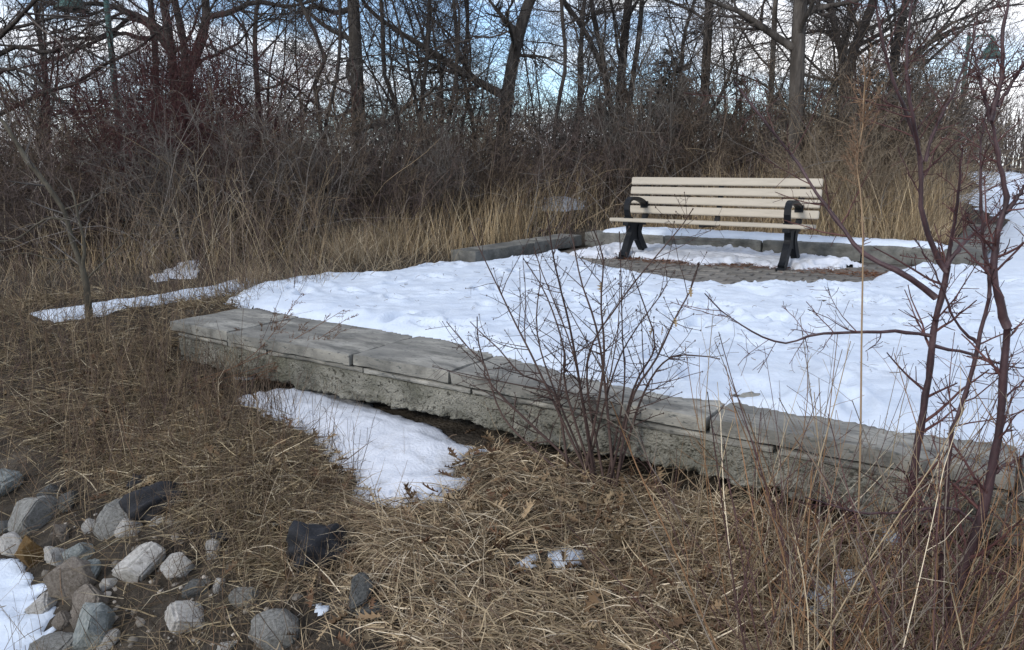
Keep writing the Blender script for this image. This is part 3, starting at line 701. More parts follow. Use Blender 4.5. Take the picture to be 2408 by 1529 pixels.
# ------------------------------------------------------------------ street lamps, bin, block
def lamp(name, px, Y, side, label, h=4.35):
    p = at_y(px, 400, Y); g = float(terrain(p[0], p[1], False))
    o = empty(name, (p[0], p[1], g)); tag(o, label, 'street lamp')
    b = Bag(); lathe(b, [(0.11, 0), (0.11, 0.5), (0.075, 0.62), (0.062, 0.7), (0.045, h + 0.05), (0.0, h + 0.08)], seg=12)
    link('pole', b.mesh('pole', M['lamp_green'], True), o)
    b = Bag(); arm = smooth_line(np.array([(0, 0, h - 0.15), (side * 0.2, 0, h - 0.02), (side * 0.48, 0, h), (side * 0.62, 0, h - 0.02), (side * 0.64, 0, h - 0.1)]), 10)
    tubes(b, arm[None], 0.028, 8); link('arm', b.mesh('arm', M['lamp_green'], True), o)
    b = Bag(); lathe(b, [(0.0, h - 0.06), (0.06, h - 0.08), (0.075, h - 0.16), (0.10, h - 0.18), (0.115, h - 0.26), (0.20, h - 0.40), (0.225, h - 0.50), (0.30, h - 0.55), (0.29, h - 0.565), (0.20, h - 0.51), (0.0, h - 0.45)], (side * 0.64, 0, 0), 24)
    link('lamp_shade', b.mesh('lamp_shade', M['lamp_green'], True), o)
lamp('street_lamp', 2243, 21.5, 1, 'tall green street lamp with bell shade beside the snowy path at right')
lamp('street_lamp', 290, 14.6, -1, 'green street lamp post rising behind the red shrubs at left')
lamp('street_lamp', 2178, 37.0, -1, 'distant green street lamp, smallest, half hidden by brush')
p = at_y(2238, 400, 40.0); o = empty('litter_bin', (p[0], p[1], float(terrain(p[0], p[1], False)))); tag(o, 'dark litter bin with domed lid far off beside the snowy path', 'litter bin')
b = Bag(); lathe(b, [(0, 0), (0.27, 0.0), (0.30, 0.85), (0.0, 0.86)], seg=16); link('body', b.mesh('body', M['bin'], True), o)
b = Bag(); lathe(b, [(0, 0.9), (0.36, 0.9), (0.37, 0.97), (0.27, 1.09), (0.1, 1.15), (0, 1.16)], seg=16); link('lid', b.mesh('lid', M['bin'], True), o)
p = at_y(2358, 392, 58.0); me = bevel_block(1.3, 0.6, 0.45, 0.04, M['pale_block'], 'concrete_block', 0.01, 3)
o = link('concrete_block', me, loc=(p[0], p[1], float(terrain(p[0], p[1], False)) + 0.28)); tag(o, 'pale concrete block at the far end of the snowy path', 'concrete block')

# ------------------------------------------------------------------ trees
def on_plane_v(px, py, c):
    d = ray(px, py); return d * ((c + A @ V) / (d[..., :2] @ V))[..., None] + np.array([0, 0, EYE])
def px_line(pts, Y, n=12, jit=0.0):
    """hand-drawn axis: (px,py[,dY]) at distance Y, smoothed"""
    a = np.array([(q[0], q[1], q[2] if len(q) > 2 else 0.0) for q in pts], float)
    w = at_y(a[:, 0], a[:, 1], Y + a[:, 2])
    return smooth_line(w, n)
TWC = {'dark': ((0.045, 0.038, 0.036), (0.10, 0.085, 0.075)), 'grey': ((0.07, 0.063, 0.058), (0.20, 0.18, 0.16)), 'red': ((0.055, 0.026, 0.028), (0.12, 0.058, 0.054)),
       'brown': ((0.07, 0.054, 0.043), (0.185, 0.142, 0.105)), 'tan': ((0.13, 0.102, 0.075), (0.33, 0.265, 0.185)), 'mauve': ((0.06, 0.047, 0.043), (0.15, 0.115, 0.10))}
def pick(c, n):
    a, b = TWC[c]; t = rng.uniform(0, 1, (n, 1)); return np.array(a) * (1 - t) + np.array(b) * t
def tree(name, label, stems, Y, r0, extra=(), limbs=(12, 7, 5, 3), col='dark', bark='bark_dark', ground_y=None, top=8.5, ang=(45, 85), trop=0.02, lr=(0.28, 0.5), low=0.16, minr=0.004, ftw=0.6):
    """stems/extra: hand-placed axes in photo coordinates carried up to full height"""
    S = []
    for st in stems:
        w = px_line(st, Y, 14)
        g = float(terrain(w[0, 0], w[0, 1], False))
        if w[0, 2] > g: w = np.vstack([[w[0, 0] + 0.0, w[0, 1], g - 0.1], w])
        d = w[-1] - w[-4]; d /= np.linalg.norm(d); d = d * 0.55 + np.array([0, 0, 0.45])
        more = [w[-1]]
        while more[-1][2] < top: d = d + rng.normal(size=3) * 0.10; more.append(more[-1] + d / np.linalg.norm(d) * 0.7)
        S.append(smooth_line(np.vstack([w, np.array(more[1:]).reshape(-1, 3)]), 26))
    S = np.array(S)
    base = S[0, 0]
    o = empty(name, base); tag(o, label, 'tree')
    rad = np.array([np.interp(np.linspace(0, 1, 26), [0, 0.08, 0.5, 1], [r * 1.25, r, r * 0.72, r * 0.12]) for r in (r0 if np.ndim(r0) else [r0] * len(S))])
    tb = Bag(); tubes(tb, S - base, rad, 10)
    E = []; ER = []
    for ex, er in extra:
        e = px_line(ex, Y, 12); E.append(e); ER.append(np.linspace(er, er * 0.35, 12))
    if E:
        E = np.array(E); ER = np.array(ER); tubes(tb, E - base, ER, 8)
    k1, k2, k3, k4 = limbs
    B1, r1 = grow(S, rad, k1, (low, 0.97), ang, lr, 10, 0.13, trop, 0.42, 0.2, minr)
    tubes(tb, B1 - base, r1, 6)
    link('trunk', tb.mesh('trunk', M[bark], True), o)
    if len(E):
        pad = np.stack([smooth_line(e, 10) for e in E]); B1 = np.concatenate([B1, pad]); r1 = np.concatenate([r1, ER[:, [0, 1, 2, 4, 5, 6, 7, 8, 10, 11]]])
    cb = Bag()
    B2, r2 = grow(B1, r1, k2, (0.12, 1.0), (30, 75), (0.3, 0.6), 7, 0.20, trop, 0.55, 0.3, minr * 0.9)
    tubes(cb, B2 - base, r2, 4, pick(col, len(B2)))
    B3, r3 = grow(B2, r2, k3, (0.1, 1.0), (25, 75), (0.35, 0.65), 5, 0.26, trop, 0.6, 0.45, minr * 0.75)
    tubes(cb, B3 - base, r3, 3, pick(col, len(B3)))
    B4, r4 = grow(B3, r3, k4, (0.15, 1.0), (25, 70), (0.35, 0.75), 3, 0.30, trop, 0.7, 0.6, minr * ftw)
    tubes(cb, B4 - base, r4, 3, pick(col, len(B4)))
    link('crown', cb.mesh('crown', M['twig']), o)
    return o
tree('bare_tree', 'three-stemmed bare dark tree rising behind the red shrubs at left', [[(425, 340), (412, 222), (405, 139), (398, 87), (384, 0)], [(430, 340), (433, 190), (436, 132), (426, 69), (410, 0)], [(436, 340), (443, 185), (474, 104), (485, 35), (481, 0)]], 15.0, [0.095, 0.085, 0.095],
     extra=[([(402, 100), (370, 62), (300, 28), (230, 8), (150, 15), (90, 0)], 0.07), ([(400, 90), (330, 90), (275, 78), (180, 118), (120, 142), (30, 165)], 0.045), ([(484, 40), (540, 30), (600, 5), (680, 15), (760, -5)], 0.06), ([(404, 130), (350, 60), (310, 40), (250, 85), (180, 90), (60, 110), (-40, 100)], 0.05)], limbs=(8, 7, 5, 3))
tree('bare_tree', 'slender bare tree just left of the three-stemmed one', [[(368, 330), (367, 200), (364, 104), (353, 0)]], 16.5, 0.075, limbs=(10, 7, 5, 3), lr=(0.18, 0.35))
tree('bare_tree', 'straight thick bare trunk standing left of the leaning limb', [[(848, 380), (845, 330), (842, 250), (838, 150), (830, 0)]], 13.0, 0.125, extra=[([(828, 20), (790, 30), (740, 15), (700, 30)], 0.05), ([(840, 250), (790, 275), (740, 260), (660, 300)], 0.03)], limbs=(16, 7, 5, 3), bark='bark', lr=(0.22, 0.42), top=8)
tree('bare_tree', 'forked bare tree with a long limb slanting up to the left', [[(1178, 380), (1185, 290), (1205, 150), (1232, 40), (1262, -40)]], 13.5, 0.125, extra=[([(1195, 228), (1165, 214), (1120, 190), (1020, 125), (930, 70), (870, 25), (840, -20)], 0.075), ([(1222, 90), (1190, 50), (1150, 0)], 0.06), ([(1215, 130), (1280, 135), (1340, 160)], 0.03)], limbs=(14, 7, 5, 3), bark='bark', lr=(0.22, 0.45), top=8)
tree('bare_tree', 'bare tree with a fan of thin upright stems left of the dark cedar', [[(1455, 380), (1457, 260), (1464, 139), (1478, 0)], [(1450, 380), (1430, 215), (1385, 90), (1330, 10)], [(1462, 380), (1490, 170), (1502, 90), (1510, 0)], [(1452, 380), (1422, 160), (1400, 60), (1390, 0)]], 15.5, [0.10, 0.06, 0.06, 0.06], limbs=(7, 7, 5, 3), lr=(0.2, 0.4), ang=(25, 60), trop=0.05)
tree('bare_tree', 'tall thick grey trunk standing right behind the bench', [[(1864, 430), (1866, 390), (1872, 250), (1876, 120), (1882, 0)]], 11.2, 0.115, extra=[([(1864, 112), (1830, 90), (1790, 62), (1740, 28), (1690, 10), (1640, -15)], 0.06), ([(1884, 40), (1920, 15), (1960, 15), (2010, 5)], 0.04)], limbs=(12, 7, 5, 3), bark='bark', top=7.5, lr=(0.22, 0.42), low=0.3)
tree('bare_tree', 'dim bare trunk half hidden left of the tall grey one', [[(1655, 380), (1658, 200), (1664, 90), (1668, 0)]], 15.0, 0.10, limbs=(14, 7, 5, 3), lr=(0.22, 0.4))
tree('bare_tree', 'thin pale trunk close on the left of the tall grey one', [[(1810, 390), (1812, 250), (1818, 120), (1824, 0)]], 14.0, 0.055, limbs=(11, 7, 5, 3), lr=(0.2, 0.35), col='grey', bark='bark')
tree('bare_tree', 'crooked many-branched bare tree right of the tall grey trunk', [[(1985, 380), (1990, 230), (2000, 146), (2018, 91), (2045, 30), (2060, -20)], [(1984, 380), (1982, 160), (1968, 90), (1955, 20)]], 15.5, [0.11, 0.08], extra=[([(2012, 110), (2060, 85), (2100, 60), (2150, 20)], 0.05), ([(1990, 120), (1950, 80), (1920, 70)], 0.04)], limbs=(11, 7, 5, 3), lr=(0.25, 0.45))
tree('bare_tree', 'leaning bare tree in front of the dark bushy conifer at right', [[(2095, 380), (2098, 190), (2108, 110), (2120, 40), (2140, -30)]], 17.0, 0.10, extra=[([(2100, 180), (2140, 150), (2190, 100), (2240, 70), (2330, 50)], 0.05), ([(2110, 100), (2160, 120), (2230, 60), (2330, 20), (2408, 10)], 0.04)], limbs=(16, 7, 5, 3), lr=(0.28, 0.5))
tree('bare_tree', 'spreading bare tree at the far left edge with drooping branches', [[(-60, 380), (-50, 200), (-30, 60), (-20, -40)]], 10.5, 0.09, extra=[([(-40, 150), (40, 110), (110, 125), (170, 105), (260, 150)], 0.035), ([(-45, 200), (30, 160), (110, 210), (190, 290), (240, 350)], 0.03), ([(-40, 80), (60, 60), (140, 40), (230, 60)], 0.03), ([(-50, 230), (40, 240), (130, 300), (170, 330)], 0.025)], limbs=(14, 7, 5, 3), lr=(0.3, 0.5), minr=0.003)
tree('bare_tree', 'thin-stemmed bare tree in the middle, just right of the straight thick trunk', [[(985, 380), (990, 250), (1005, 130), (1010, 0)], [(940, 380), (930, 250), (905, 180), (900, 60)], [(1040, 380), (1060, 260), (1075, 150), (1070, 20)]], 12.5, [0.04, 0.04, 0.035], limbs=(9, 7, 5, 3), lr=(0.2, 0.4), minr=0.0035)
tree('bare_tree', 'crooked dark little tree at the right edge of the red shrubs', [[(760, 380), (752, 280), (740, 200), (765, 130), (720, 40)], [(762, 380), (770, 260), (790, 200), (800, 100)]], 11.5, [0.035, 0.03], limbs=(11, 7, 5, 3), lr=(0.22, 0.45), minr=0.0032)
tree('bare_tree', 'thin bare tree above the grassy gap left of the bench', [[(1300, 380), (1310, 260), (1330, 150), (1320, 20)], [(1120, 380), (1110, 280), (1090, 180), (1100, 60)]], 13.0, [0.035, 0.035], limbs=(11, 7, 5, 3), lr=(0.2, 0.4), minr=0.0035)

# farther trees, copies of two kinds behind the first row
def far_tree(seed, X, Y, h):
    pass
proto = []
for s_ in range(1):
    b0 = np.array([[0, 0, 0.0]]); S = walk(b0, np.array([[0.05, 0, 1.0]]), np.array([9.0]), 18, 0.05, 0.05)
    rad = np.linspace(0.11, 0.015, 18)[None]
    tb = Bag(); tubes(tb, S, rad, 7)
    B1, r1 = grow(S, rad, 22, (0.08, 0.97), (35, 80), (0.22, 0.45), 9, 0.13, 0.03, 0.45, 0.2, 0.006); tubes(tb, B1, r1, 5)
    cb = Bag(); B2, r2 = grow(B1, r1, 9, (0.1, 1), (30, 75), (0.3, 0.6), 6, 0.2, 0.02, 0.55, 0.3, 0.006); tubes(cb, B2, r2, 3, pick('dark', len(B2)))
    B3, r3 = grow(B2, r2, 8, (0.1, 1), (25, 75), (0.35, 0.7), 4, 0.25, 0.02, 0.6, 0.5, 0.005); tubes(cb, B3, r3, 3, pick('dark', len(B3)))
    B4, r4 = grow(B3, r3, 2, (0.1, 1), (25, 75), (0.4, 0.8), 3, 0.25, 0.02, 0.6, 0.5, 0.0045); tubes(cb, B4, r4, 3, pick('dark', len(B4)))
    proto.append((tb.mesh('trunk', M['bark_dark'], True), cb.mesh('crown', M['twig'])))
FAR = [(110, 24), (620, 24), (1030, 26), (1350, 24), (1600, 26), (1980, 24)]
for i, (px, Y) in enumerate(FAR):
    p = at_y(px, 390, float(Y)); g = float(terrain(p[0], p[1], False))
    o = empty('far_bare_tree', (p[0], p[1], g - 0.05), (0, 0, rng.uniform(0, 6.28))); s_ = rng.uniform(0.75, 1.1); o.scale = (s_ * 1.1, s_ * 1.1, s_)
    for nm, me in zip(('trunk', 'crown'), proto[0]): link(nm, me, o)
    tag(o, 'dim bare tree, %s from the left in the farthest row of trees' % ['first', 'second', 'third', 'fourth', 'fifth', 'sixth', 'seventh', 'eighth'][i], 'tree', 'farthest bare trees')

# young many-stemmed trees: three kinds, repeated through the thicket
young = []
for s_ in range(3):
    n = 4; a = rng.uniform(0, 6.28, n); sp = rng.uniform(0.08, 0.45, n)
    S = walk(np.stack([np.cos(a) * 0.12, np.sin(a) * 0.12, np.full(n, -0.05)], 1), np.stack([np.cos(a) * sp, np.sin(a) * sp, np.ones(n)], 1), rng.uniform(4.2, 6.2, n), 16, 0.09, 0.02)
    rad = rng.uniform(0.018, 0.036, (n, 1)) * np.linspace(1, 0.18, 16)[None]
    tb = Bag(); tubes(tb, S, rad, 6)
    B1, r1 = grow(S, rad, 13, (0.12, 0.98), (30, 75), (0.18, 0.42), 8, 0.17, 0.01, 0.5, 0.25, 0.0045); tubes(tb, B1, r1, 4)
    cb = Bag(); B2, r2 = grow(B1, r1, 7, (0.08, 1), (30, 80), (0.3, 0.6), 6, 0.24, 0.0, 0.6, 0.4, 0.0030); tubes(cb, B2, r2, 3, pick('dark', len(B2)))
    B3, r3 = grow(B2, r2, 5, (0.1, 1), (25, 75), (0.35, 0.75), 4, 0.28, 0.0, 0.7, 0.6, 0.0024); tubes(cb, B3, r3, 3, pick('dark', len(B3)))
    young.append((tb.mesh('trunk', M['bark_dark'], True), cb.mesh('crown', M['twig'])))
YT = sorted([(300, 17), (820, 16), (1050, 12.8), (1400, 16.5), (2040, 14.5), (40, 13), (200, 15), (560, 13), (690, 12.2), (950, 15), (1110, 14), (1270, 15.5), (1570, 18), (1720, 14), (1930, 13.4), (2180, 19)])
for i, (px, Y) in enumerate(YT):
    p = at_y(px, 390, float(Y)); o = empty('young_tree', (p[0], p[1], float(terrain(p[0], p[1], False))), (0, 0, rng.uniform(0, 6.28))); s_ = rng.uniform(0.8, 1.1); o.scale = (s_, s_, s_)
    for nm, me in zip(('trunk', 'crown'), young[i % 3]): link(nm, me, o)
    tag(o, 'thin many-stemmed young tree, %s of them counted from the left' % ['first', 'second', 'third', 'fourth', 'fifth', 'sixth', 'seventh', 'eighth', 'ninth', 'tenth', 'eleventh', 'twelfth', 'thirteenth', 'fourteenth', 'fifteenth', 'sixteenth', 'seventeenth', 'eighteenth'][i], 'tree', 'young bare trees of the thicket')

# ------------------------------------------------------------------ ribbons: blades, needles, leaves
def ribbons(bag, P, w, col):
    """flat tapering blades along polylines P (N,n,3); w (N,) width"""
    N, n, _ = P.shape
    D = P[:, -1] - P[:, 0]; side = np.cross(D, rng.normal(size=D.shape)); side /= np.linalg.norm(side, axis=1, keepdims=True) + 1e-9
    prof = np.interp(np.linspace(0, 1, n), [0, 0.3, 1], [0.8, 1.0, 0.12])
    off = side[:, None, :] * (w[:, None] * prof[None, :] / 2)[..., None]
    v = np.stack([P - off, P + off], 2).reshape(-1, 3)
    b = (np.arange(N) * n * 2)[:, None]; i = np.arange(n - 1)[None, :] * 2
    f = np.stack([b + i, b + i + 1, b + i + 3, b + i + 2], -1).reshape(-1, 4)
    bag.add(v, [f], np.repeat(col, n * 2, axis=0))
CED = {}
def conifer(name, label, px, base_py, top_py, Y, width, kind):
    b = at_y(px, 400, Y); g = float(terrain(b[0], b[1], False)); t = at_y(px, top_py, Y); h = t[2] - g
    o = empty(name, (b[0], b[1], g), (0, 0, rng.uniform(0, 6.28))); tag(o, label, 'tree')
    if kind not in CED:
        cols = {'green': ((0.034, 0.037, 0.027), (0.083, 0.083, 0.061)), 'brown': ((0.045, 0.033, 0.025), (0.10, 0.07, 0.05))}[kind]
        S = walk(np.zeros((1, 3)), np.array([[0, 0, 1.]]), np.array([3.4]), 12, 0.02, 0.02); rad = np.linspace(0.07, 0.008, 12)[None]
        tb = Bag(); tubes(tb, S, rad, 7)
        n1 = 85; tt_ = rng.uniform(0.05, 1, (1, n1)); pt, _, _, _ = sample(S, tt_); pt = pt[0]; tt_ = tt_[0]
        az = rng.uniform(0, 6.28, n1); ln = (1 - tt_ * 0.85) * rng.uniform(0.55, 1.1, n1) + 0.1
        B = walk(pt, np.stack([np.cos(az), np.sin(az), rng.uniform(0.0, 0.7, n1)], 1), ln, 6, 0.14, 0.04); cb = Bag(); rB = np.broadcast_to(np.linspace(0.012, 0.004, 6), (n1, 6))
        tubes(cb, B, rB, 3, pick('dark', n1))
        B2, r2 = grow(B, rB, 15, (0.12, 1), (25, 65), (0.25, 0.5), 4, 0.2, 0.04, 0.6, 0.5, 0.003); tubes(cb, B2, r2, 3, pick('dark', len(B2)))
        N2, _ = grow(B2, r2, 18, (0.05, 1), (20, 80), (0.12, 0.32), 2, 0.2, 0.0)
        c = np.array(cols[0]) + (np.array(cols[1]) - np.array(cols[0])) * rng.uniform(0, 1, (len(N2), 1)); ribbons(cb, N2, np.full(len(N2), 0.024), c)
        CED[kind] = (tb.mesh('trunk', M['bark_dark'], True), cb.mesh('crown', M['twig']))
    for nm, me in zip(('trunk', 'crown'), CED[kind]): link(nm, me, o)
    o.scale = (width, width, h / 3.4)
conifer('cedar_tree', 'dark green-grey cedar behind the brush, pointed top against blue sky', 1535, 380, 118, 17, 1.15, 'green')
conifer('cedar_tree', 'reddish-brown winter cedar left of the green-grey one', 1412, 380, 165, 14.5, 0.75, 'brown')
conifer('cedar_tree', 'broad dark conifer behind the pale tangled brush at right', 2130, 380, 215, 24, 1.7, 'green')
conifer('cedar_tree', 'dusky conifer between the dim trunk and the tall grey trunk', 1745, 380, 190, 16, 1.0, 'brown')
conifer('cedar_tree', 'short dark cedar just right of the pointed one', 1600, 380, 190, 15.5, 0.9, 'green')

# ------------------------------------------------------------------ shrubs of the thicket
def shrub_mesh(n, h, spread_, col, sub=(7, 6, 3), rr=0.010, minr=0.0024, wig=0.1, upright=0.8, base_r=0.25):
    a = rng.uniform(0, 6.28, n); rad_ = base_r * np.sqrt(rng.uniform(0, 1, n))
    p0 = np.stack([np.cos(a) * rad_, np.sin(a) * rad_, np.full(n, -0.05)], 1)
    sp = spread_ * rng.uniform(0.1, 1, n)
    d = np.stack([np.cos(a) * sp, np.sin(a) * sp, np.full(n, upright)], 1)
    L_ = h * rng.uniform(0.65, 1.1, n) / upright * 0.9
    P = walk(p0, d, L_, 9, wig, 0.02); rd = rng.uniform(0.6, 1.2, (n, 1)) * rr * np.linspace(1, 0.3, 9)[None]
    b = Bag(); tubes(b, P, rd, 5, pick(col, n))
    B, r_ = grow(P, rd, sub[0], (0.12, 1), (20, 60), (0.25, 0.5), 6, 0.15, 0.03, 0.6, 0.4, minr); tubes(b, B, r_, 3, pick(col, len(B)))
    C, rc = grow(B, r_, sub[1], (0.1, 1), (25, 65), (0.3, 0.6), 4, 0.2, 0.03, 0.7, 0.5, minr * 0.85); tubes(b, C, rc, 3, pick(col, len(C)))
    if sub[2]:
        D, rd2 = grow(C, rc, sub[2], (0.1, 1), (25, 65), (0.4, 0.8), 3, 0.2, 0.02, 0.7, 0.6, minr * 0.75); tubes(b, D, rd2, 3, pick(col, len(D)))
    return b.mesh('shrub', M['twig'])
ORD = ['first', 'second', 'third', 'fourth', 'fifth', 'sixth', 'seventh', 'eighth', 'ninth', 'tenth', 'eleventh', 'twelfth', 'thirteenth', 'fourteenth', 'fifteenth', 'sixteenth', 'seventeenth', 'eighteenth', 'nineteenth', 'twentieth', 'twenty-first', 'twenty-second', 'twenty-third', 'twenty-fourth', 'twenty-fifth', 'twenty-sixth']
def put(name, me, px, Y, label, cat='shrub', group=None, sc=1.0):
    p = at_y(px, 400, Y); g = float(terrain(p[0], p[1])); o = link(name, me, loc=(p[0], p[1], g), rot=(0, 0, rng.uniform(0, 6.28))); o.scale = (sc, sc, sc)
    return tag(o, label, cat, group)
red = [shrub_mesh(40, 2.15, 0.6, 'red', (7, 5, 3), 0.011)]
for px, Y, s_, lab in [(300, 11.2, 1.18, 'left end of the dark red-twigged shrub row, by the lamp post'), (400, 11.6, 1.25, 'red-twigged shrub in front of the three-stemmed tree'), (500, 11.2, 1.22, 'dense red-twigged shrub right of the three-stemmed tree'), (600, 11.5, 1.1, 'red-twigged shrub at the right end of the red row'), (350, 9.9, 0.8, 'lower red-brown shrub in front of the red row, left'), (480, 9.8, 0.78, 'lower red-brown shrub in front of the red row, middle')]:
    put('red_twig_shrub', red[0], px, Y, lab, 'shrub', 'red-twigged shrubs at left', s_)
brown = [shrub_mesh(38, 1.5, 0.7, 'brown', (7, 5, 2), 0.009), shrub_mesh(32, 1.25, 0.8, 'mauve', (7, 5, 2), 0.009), shrub_mesh(30, 1.5, 0.6, 'grey', (7, 5, 2), 0.009)]
BR = [(60, 10.5, 1.1), (160, 9.6, 1.0), (250, 9.2, 0.95), (420, 8.9, 0.85), (560, 9.2, 0.95), (640, 9.9, 1.05), (720, 9.4, 1.0), (810, 10.2, 1.1), (900, 10.0, 1.1), (990, 10.6, 1.05), (1080, 11.0, 1.1), (1170, 11.6, 1.1), (1240, 14.6, 1.15), (1370, 15.0, 1.15), (1440, 12.4, 1.2), (1540, 12.6, 1.25), (1630, 12.4, 1.2), (1720, 12.2, 1.2), (1800, 12.6, 1.2), (1950, 12.0, 1.2), (2030, 11.2, 1.2), (2100, 11.6, 1.25), (700, 11.5, 1.3), (860, 12.0, 1.35), (1020, 13, 1.4), (1200, 13.5, 1.3), (-60, 9.0, 1.1), (20, 8.2, 0.9), (1480, 14, 1.4), (1620, 14, 1.4), (1760, 14, 1.3), (1900, 14, 1.4), (2060, 14, 1.4), (2150, 15, 1.2)]
ROW = [sorted(b_ for b_ in BR if b_[1] < 12.8 and not 11.45 < b_[1] < 12.05), sorted(b_ for b_ in BR if b_[1] >= 12.8 or 11.45 < b_[1] < 12.05)]
for j, row in enumerate(ROW):
    for i, (px, Y, s_) in enumerate(row):
        put('brush_shrub', brown[(i + j) % 3], px, Y, 'bare brown twiggy bush, %s from the left in the %s row of the thicket' % (ORD[i], ('front', 'back')[j]), 'shrub', 'brown bushes of the thicket', s_ * (1.12 if j else 1.0) * (1.15 if px > 1300 else 1.05) * rng.uniform(0.85, 1.15))
pale = shrub_mesh(60, 1.75, 1.25, 'tan', (6, 4, 2), 0.006, 0.002, 0.12, 0.8, 0.5)
for px, Y, s_, lab in [(2050, 10.2, 1.0, 'pale tan arching bush right of the tall grey trunk'), (2095, 11.2, 0.85, 'pale tan arching bush nearest the street lamp'), (1985, 9.9, 0.8, 'low pale tan bush behind the right end of the bench')]:
    put('arching_shrub', pale, px, Y, lab, 'shrub', None, s_)
# far woods: one mass of upright stems closing the horizon
def far_wood():
    b = Bag(); n = 850
    ang = rng.uniform(R(-46), R(46), n); dist = rng.uniform(26, 70, n); x = np.sin(ang) * dist; y = np.cos(ang) * dist
    # keep the snowy path clear
    ok = ~((x > 0.565 * y) & (x < 1.05 * y) & (dist < 60)); ok |= dist > 62
    x, y, dist = x[ok], y[ok], dist[ok]
    a2 = rng.uniform(R(29), R(48), 420); d2 = rng.uniform(60, 72, 420); x = np.concatenate([x, np.sin(a2) * d2]); y = np.concatenate([y, np.cos(a2) * d2]); dist = np.concatenate([dist, d2]); n = len(x); z = terrain(x, y, False)
    h = rng.uniform(0.9, 2.1, n) * (0.6 + 0.9 * dist / 70) * np.where(x > 0.56 * y, 2.1, 1.0)
    P = walk(np.stack([x, y, z], 1), np.stack([rng.normal(size=n) * 0.12, rng.normal(size=n) * 0.12, np.ones(n)], 1), h, 6, 0.06, 0.05)
    rd = np.linspace(0.045, 0.012, 6)[None] * np.ones((n, 1)); tubes(b, P, rd, 3, pick('mauve', n))
    B, r_ = grow(P, rd, 6, (0.1, 1), (15, 50), (0.25, 0.5), 3, 0.15, 0.05, 0.6, 0.6, 0.011); tubes(b, B, r_, 3, pick('mauve', len(B)))
    return b.mesh('far_woods', M['twig'])
tag(link('far_woods', far_wood()), 'far mass of bare grey-brown saplings and brush closing the horizon', 'woods', kind='stuff')

# ------------------------------------------------------------------ grass and weeds
def scatter(n, a0, a1, d0, d1):
    a = rng.uniform(R(a0), R(a1), n); d = np.exp(rng.uniform(math.log(d0), math.log(d1), n))
    return np.sin(a) * d, np.cos(a) * d
def zone(x, y):
    u, v = uv(x, y)
    terr = (u > -0.02) & (v > -0.02) & (v < 6.42) & (u < 9)
    terr |= (u > -0.48) & (u < 0) & (v > 3.55) & (v < 6.45)
    terr |= (u > 4.0) & (v > 3) & (v < 40)
    q = -0.61 * (x + 0.46) - 0.79 * (y - 2.3)
    return u, v, terr, q
def in_patches(x, y, m=0.0):
    k = np.zeros(x.shape, bool)
    for P_ in PATCH_XY:
        lo, hi = P_.min(0) - 0.15, P_.max(0) + 0.15
        s_ = (x > lo[0]) & (x < hi[0]) & (y > lo[1]) & (y < hi[1])
        if s_.any():
            idx = np.where(s_)[0]; k[idx] |= poly_sd(x[idx], y[idx], P_) > m
    return k
def in_rocks(x, y, f=0.8):
    k = np.zeros(x.shape, bool)
    for (rx, ry), rr in zip(ROCK_XY, ROCK_R): k |= np.hypot(x - rx, y - ry) < rr * f
    return k
STRAW = np.array([[0.32, 0.252, 0.163], [0.43, 0.35, 0.235], [0.205, 0.153, 0.10], [0.115, 0.082, 0.058], [0.57, 0.49, 0.365]])
def straw(n, p=(0.27, 0.20, 0.25, 0.20, 0.08)):
    return STRAW[rng.choice(5, n, p=p)] * rng.uniform(0.75, 1.2, (n, 1))
# matted straw on the slope in front
b = Bag()
x, y = scatter(215000, -42, 42, 1.5, 7.2); u, v, terr, q = zone(x, y)
dens = np.clip(0.62 + 1.2 * fbm(x * 1.6, y * 1.6, 91, 3), 0.38, 1) * np.where(q > 0.0, 0.13, 1.0)
k = ~terr & (rng.uniform(size=len(x)) < dens) & ~(in_patches(x, y, -0.045) & (rng.uniform(size=len(x)) < np.where(in_patches(x, y, 0.05), 1.0, 0.86))) & ~in_rocks(x, y, 0.95) & (v < 1.6)
x, y, u, v, q = x[k], y[k], u[k], v[k], q[k]; n = len(x)
th = 6.28 * 1.2 * fbm(x * 0.9, y * 0.9, 95, 3) + 3.6 + rng.normal(size=n) * 0.9
up = np.abs(rng.normal(size=n)) * 0.35 + 0.05
d = np.stack([np.cos(th), np.sin(th), up], 1)
ln = rng.uniform(0.06, 0.24, n) * (0.8 + 0.5 * vnoise(x * 2, y * 2, 97))
P = walk(np.stack([x, y, terrain(x, y) + 0.012 + 0.035 * rng.uniform(0, 1, n) ** 2], 1), d, ln, 4, 0.21, -0.16)
P[:, :, 2] = np.maximum(P[:, :, 2], terrain(P[:, :, 0], P[:, :, 1]) + 0.004)
tint = 0.72 + 0.75 * np.clip(fbm(x * 1.1 + 5, y * 1.1, 99, 3) + 0.45, 0, 1)
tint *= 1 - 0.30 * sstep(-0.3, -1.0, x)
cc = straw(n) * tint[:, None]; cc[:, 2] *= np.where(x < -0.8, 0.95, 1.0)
ribbons(b, P, rng.uniform(0.0022, 0.0055, n), cc)
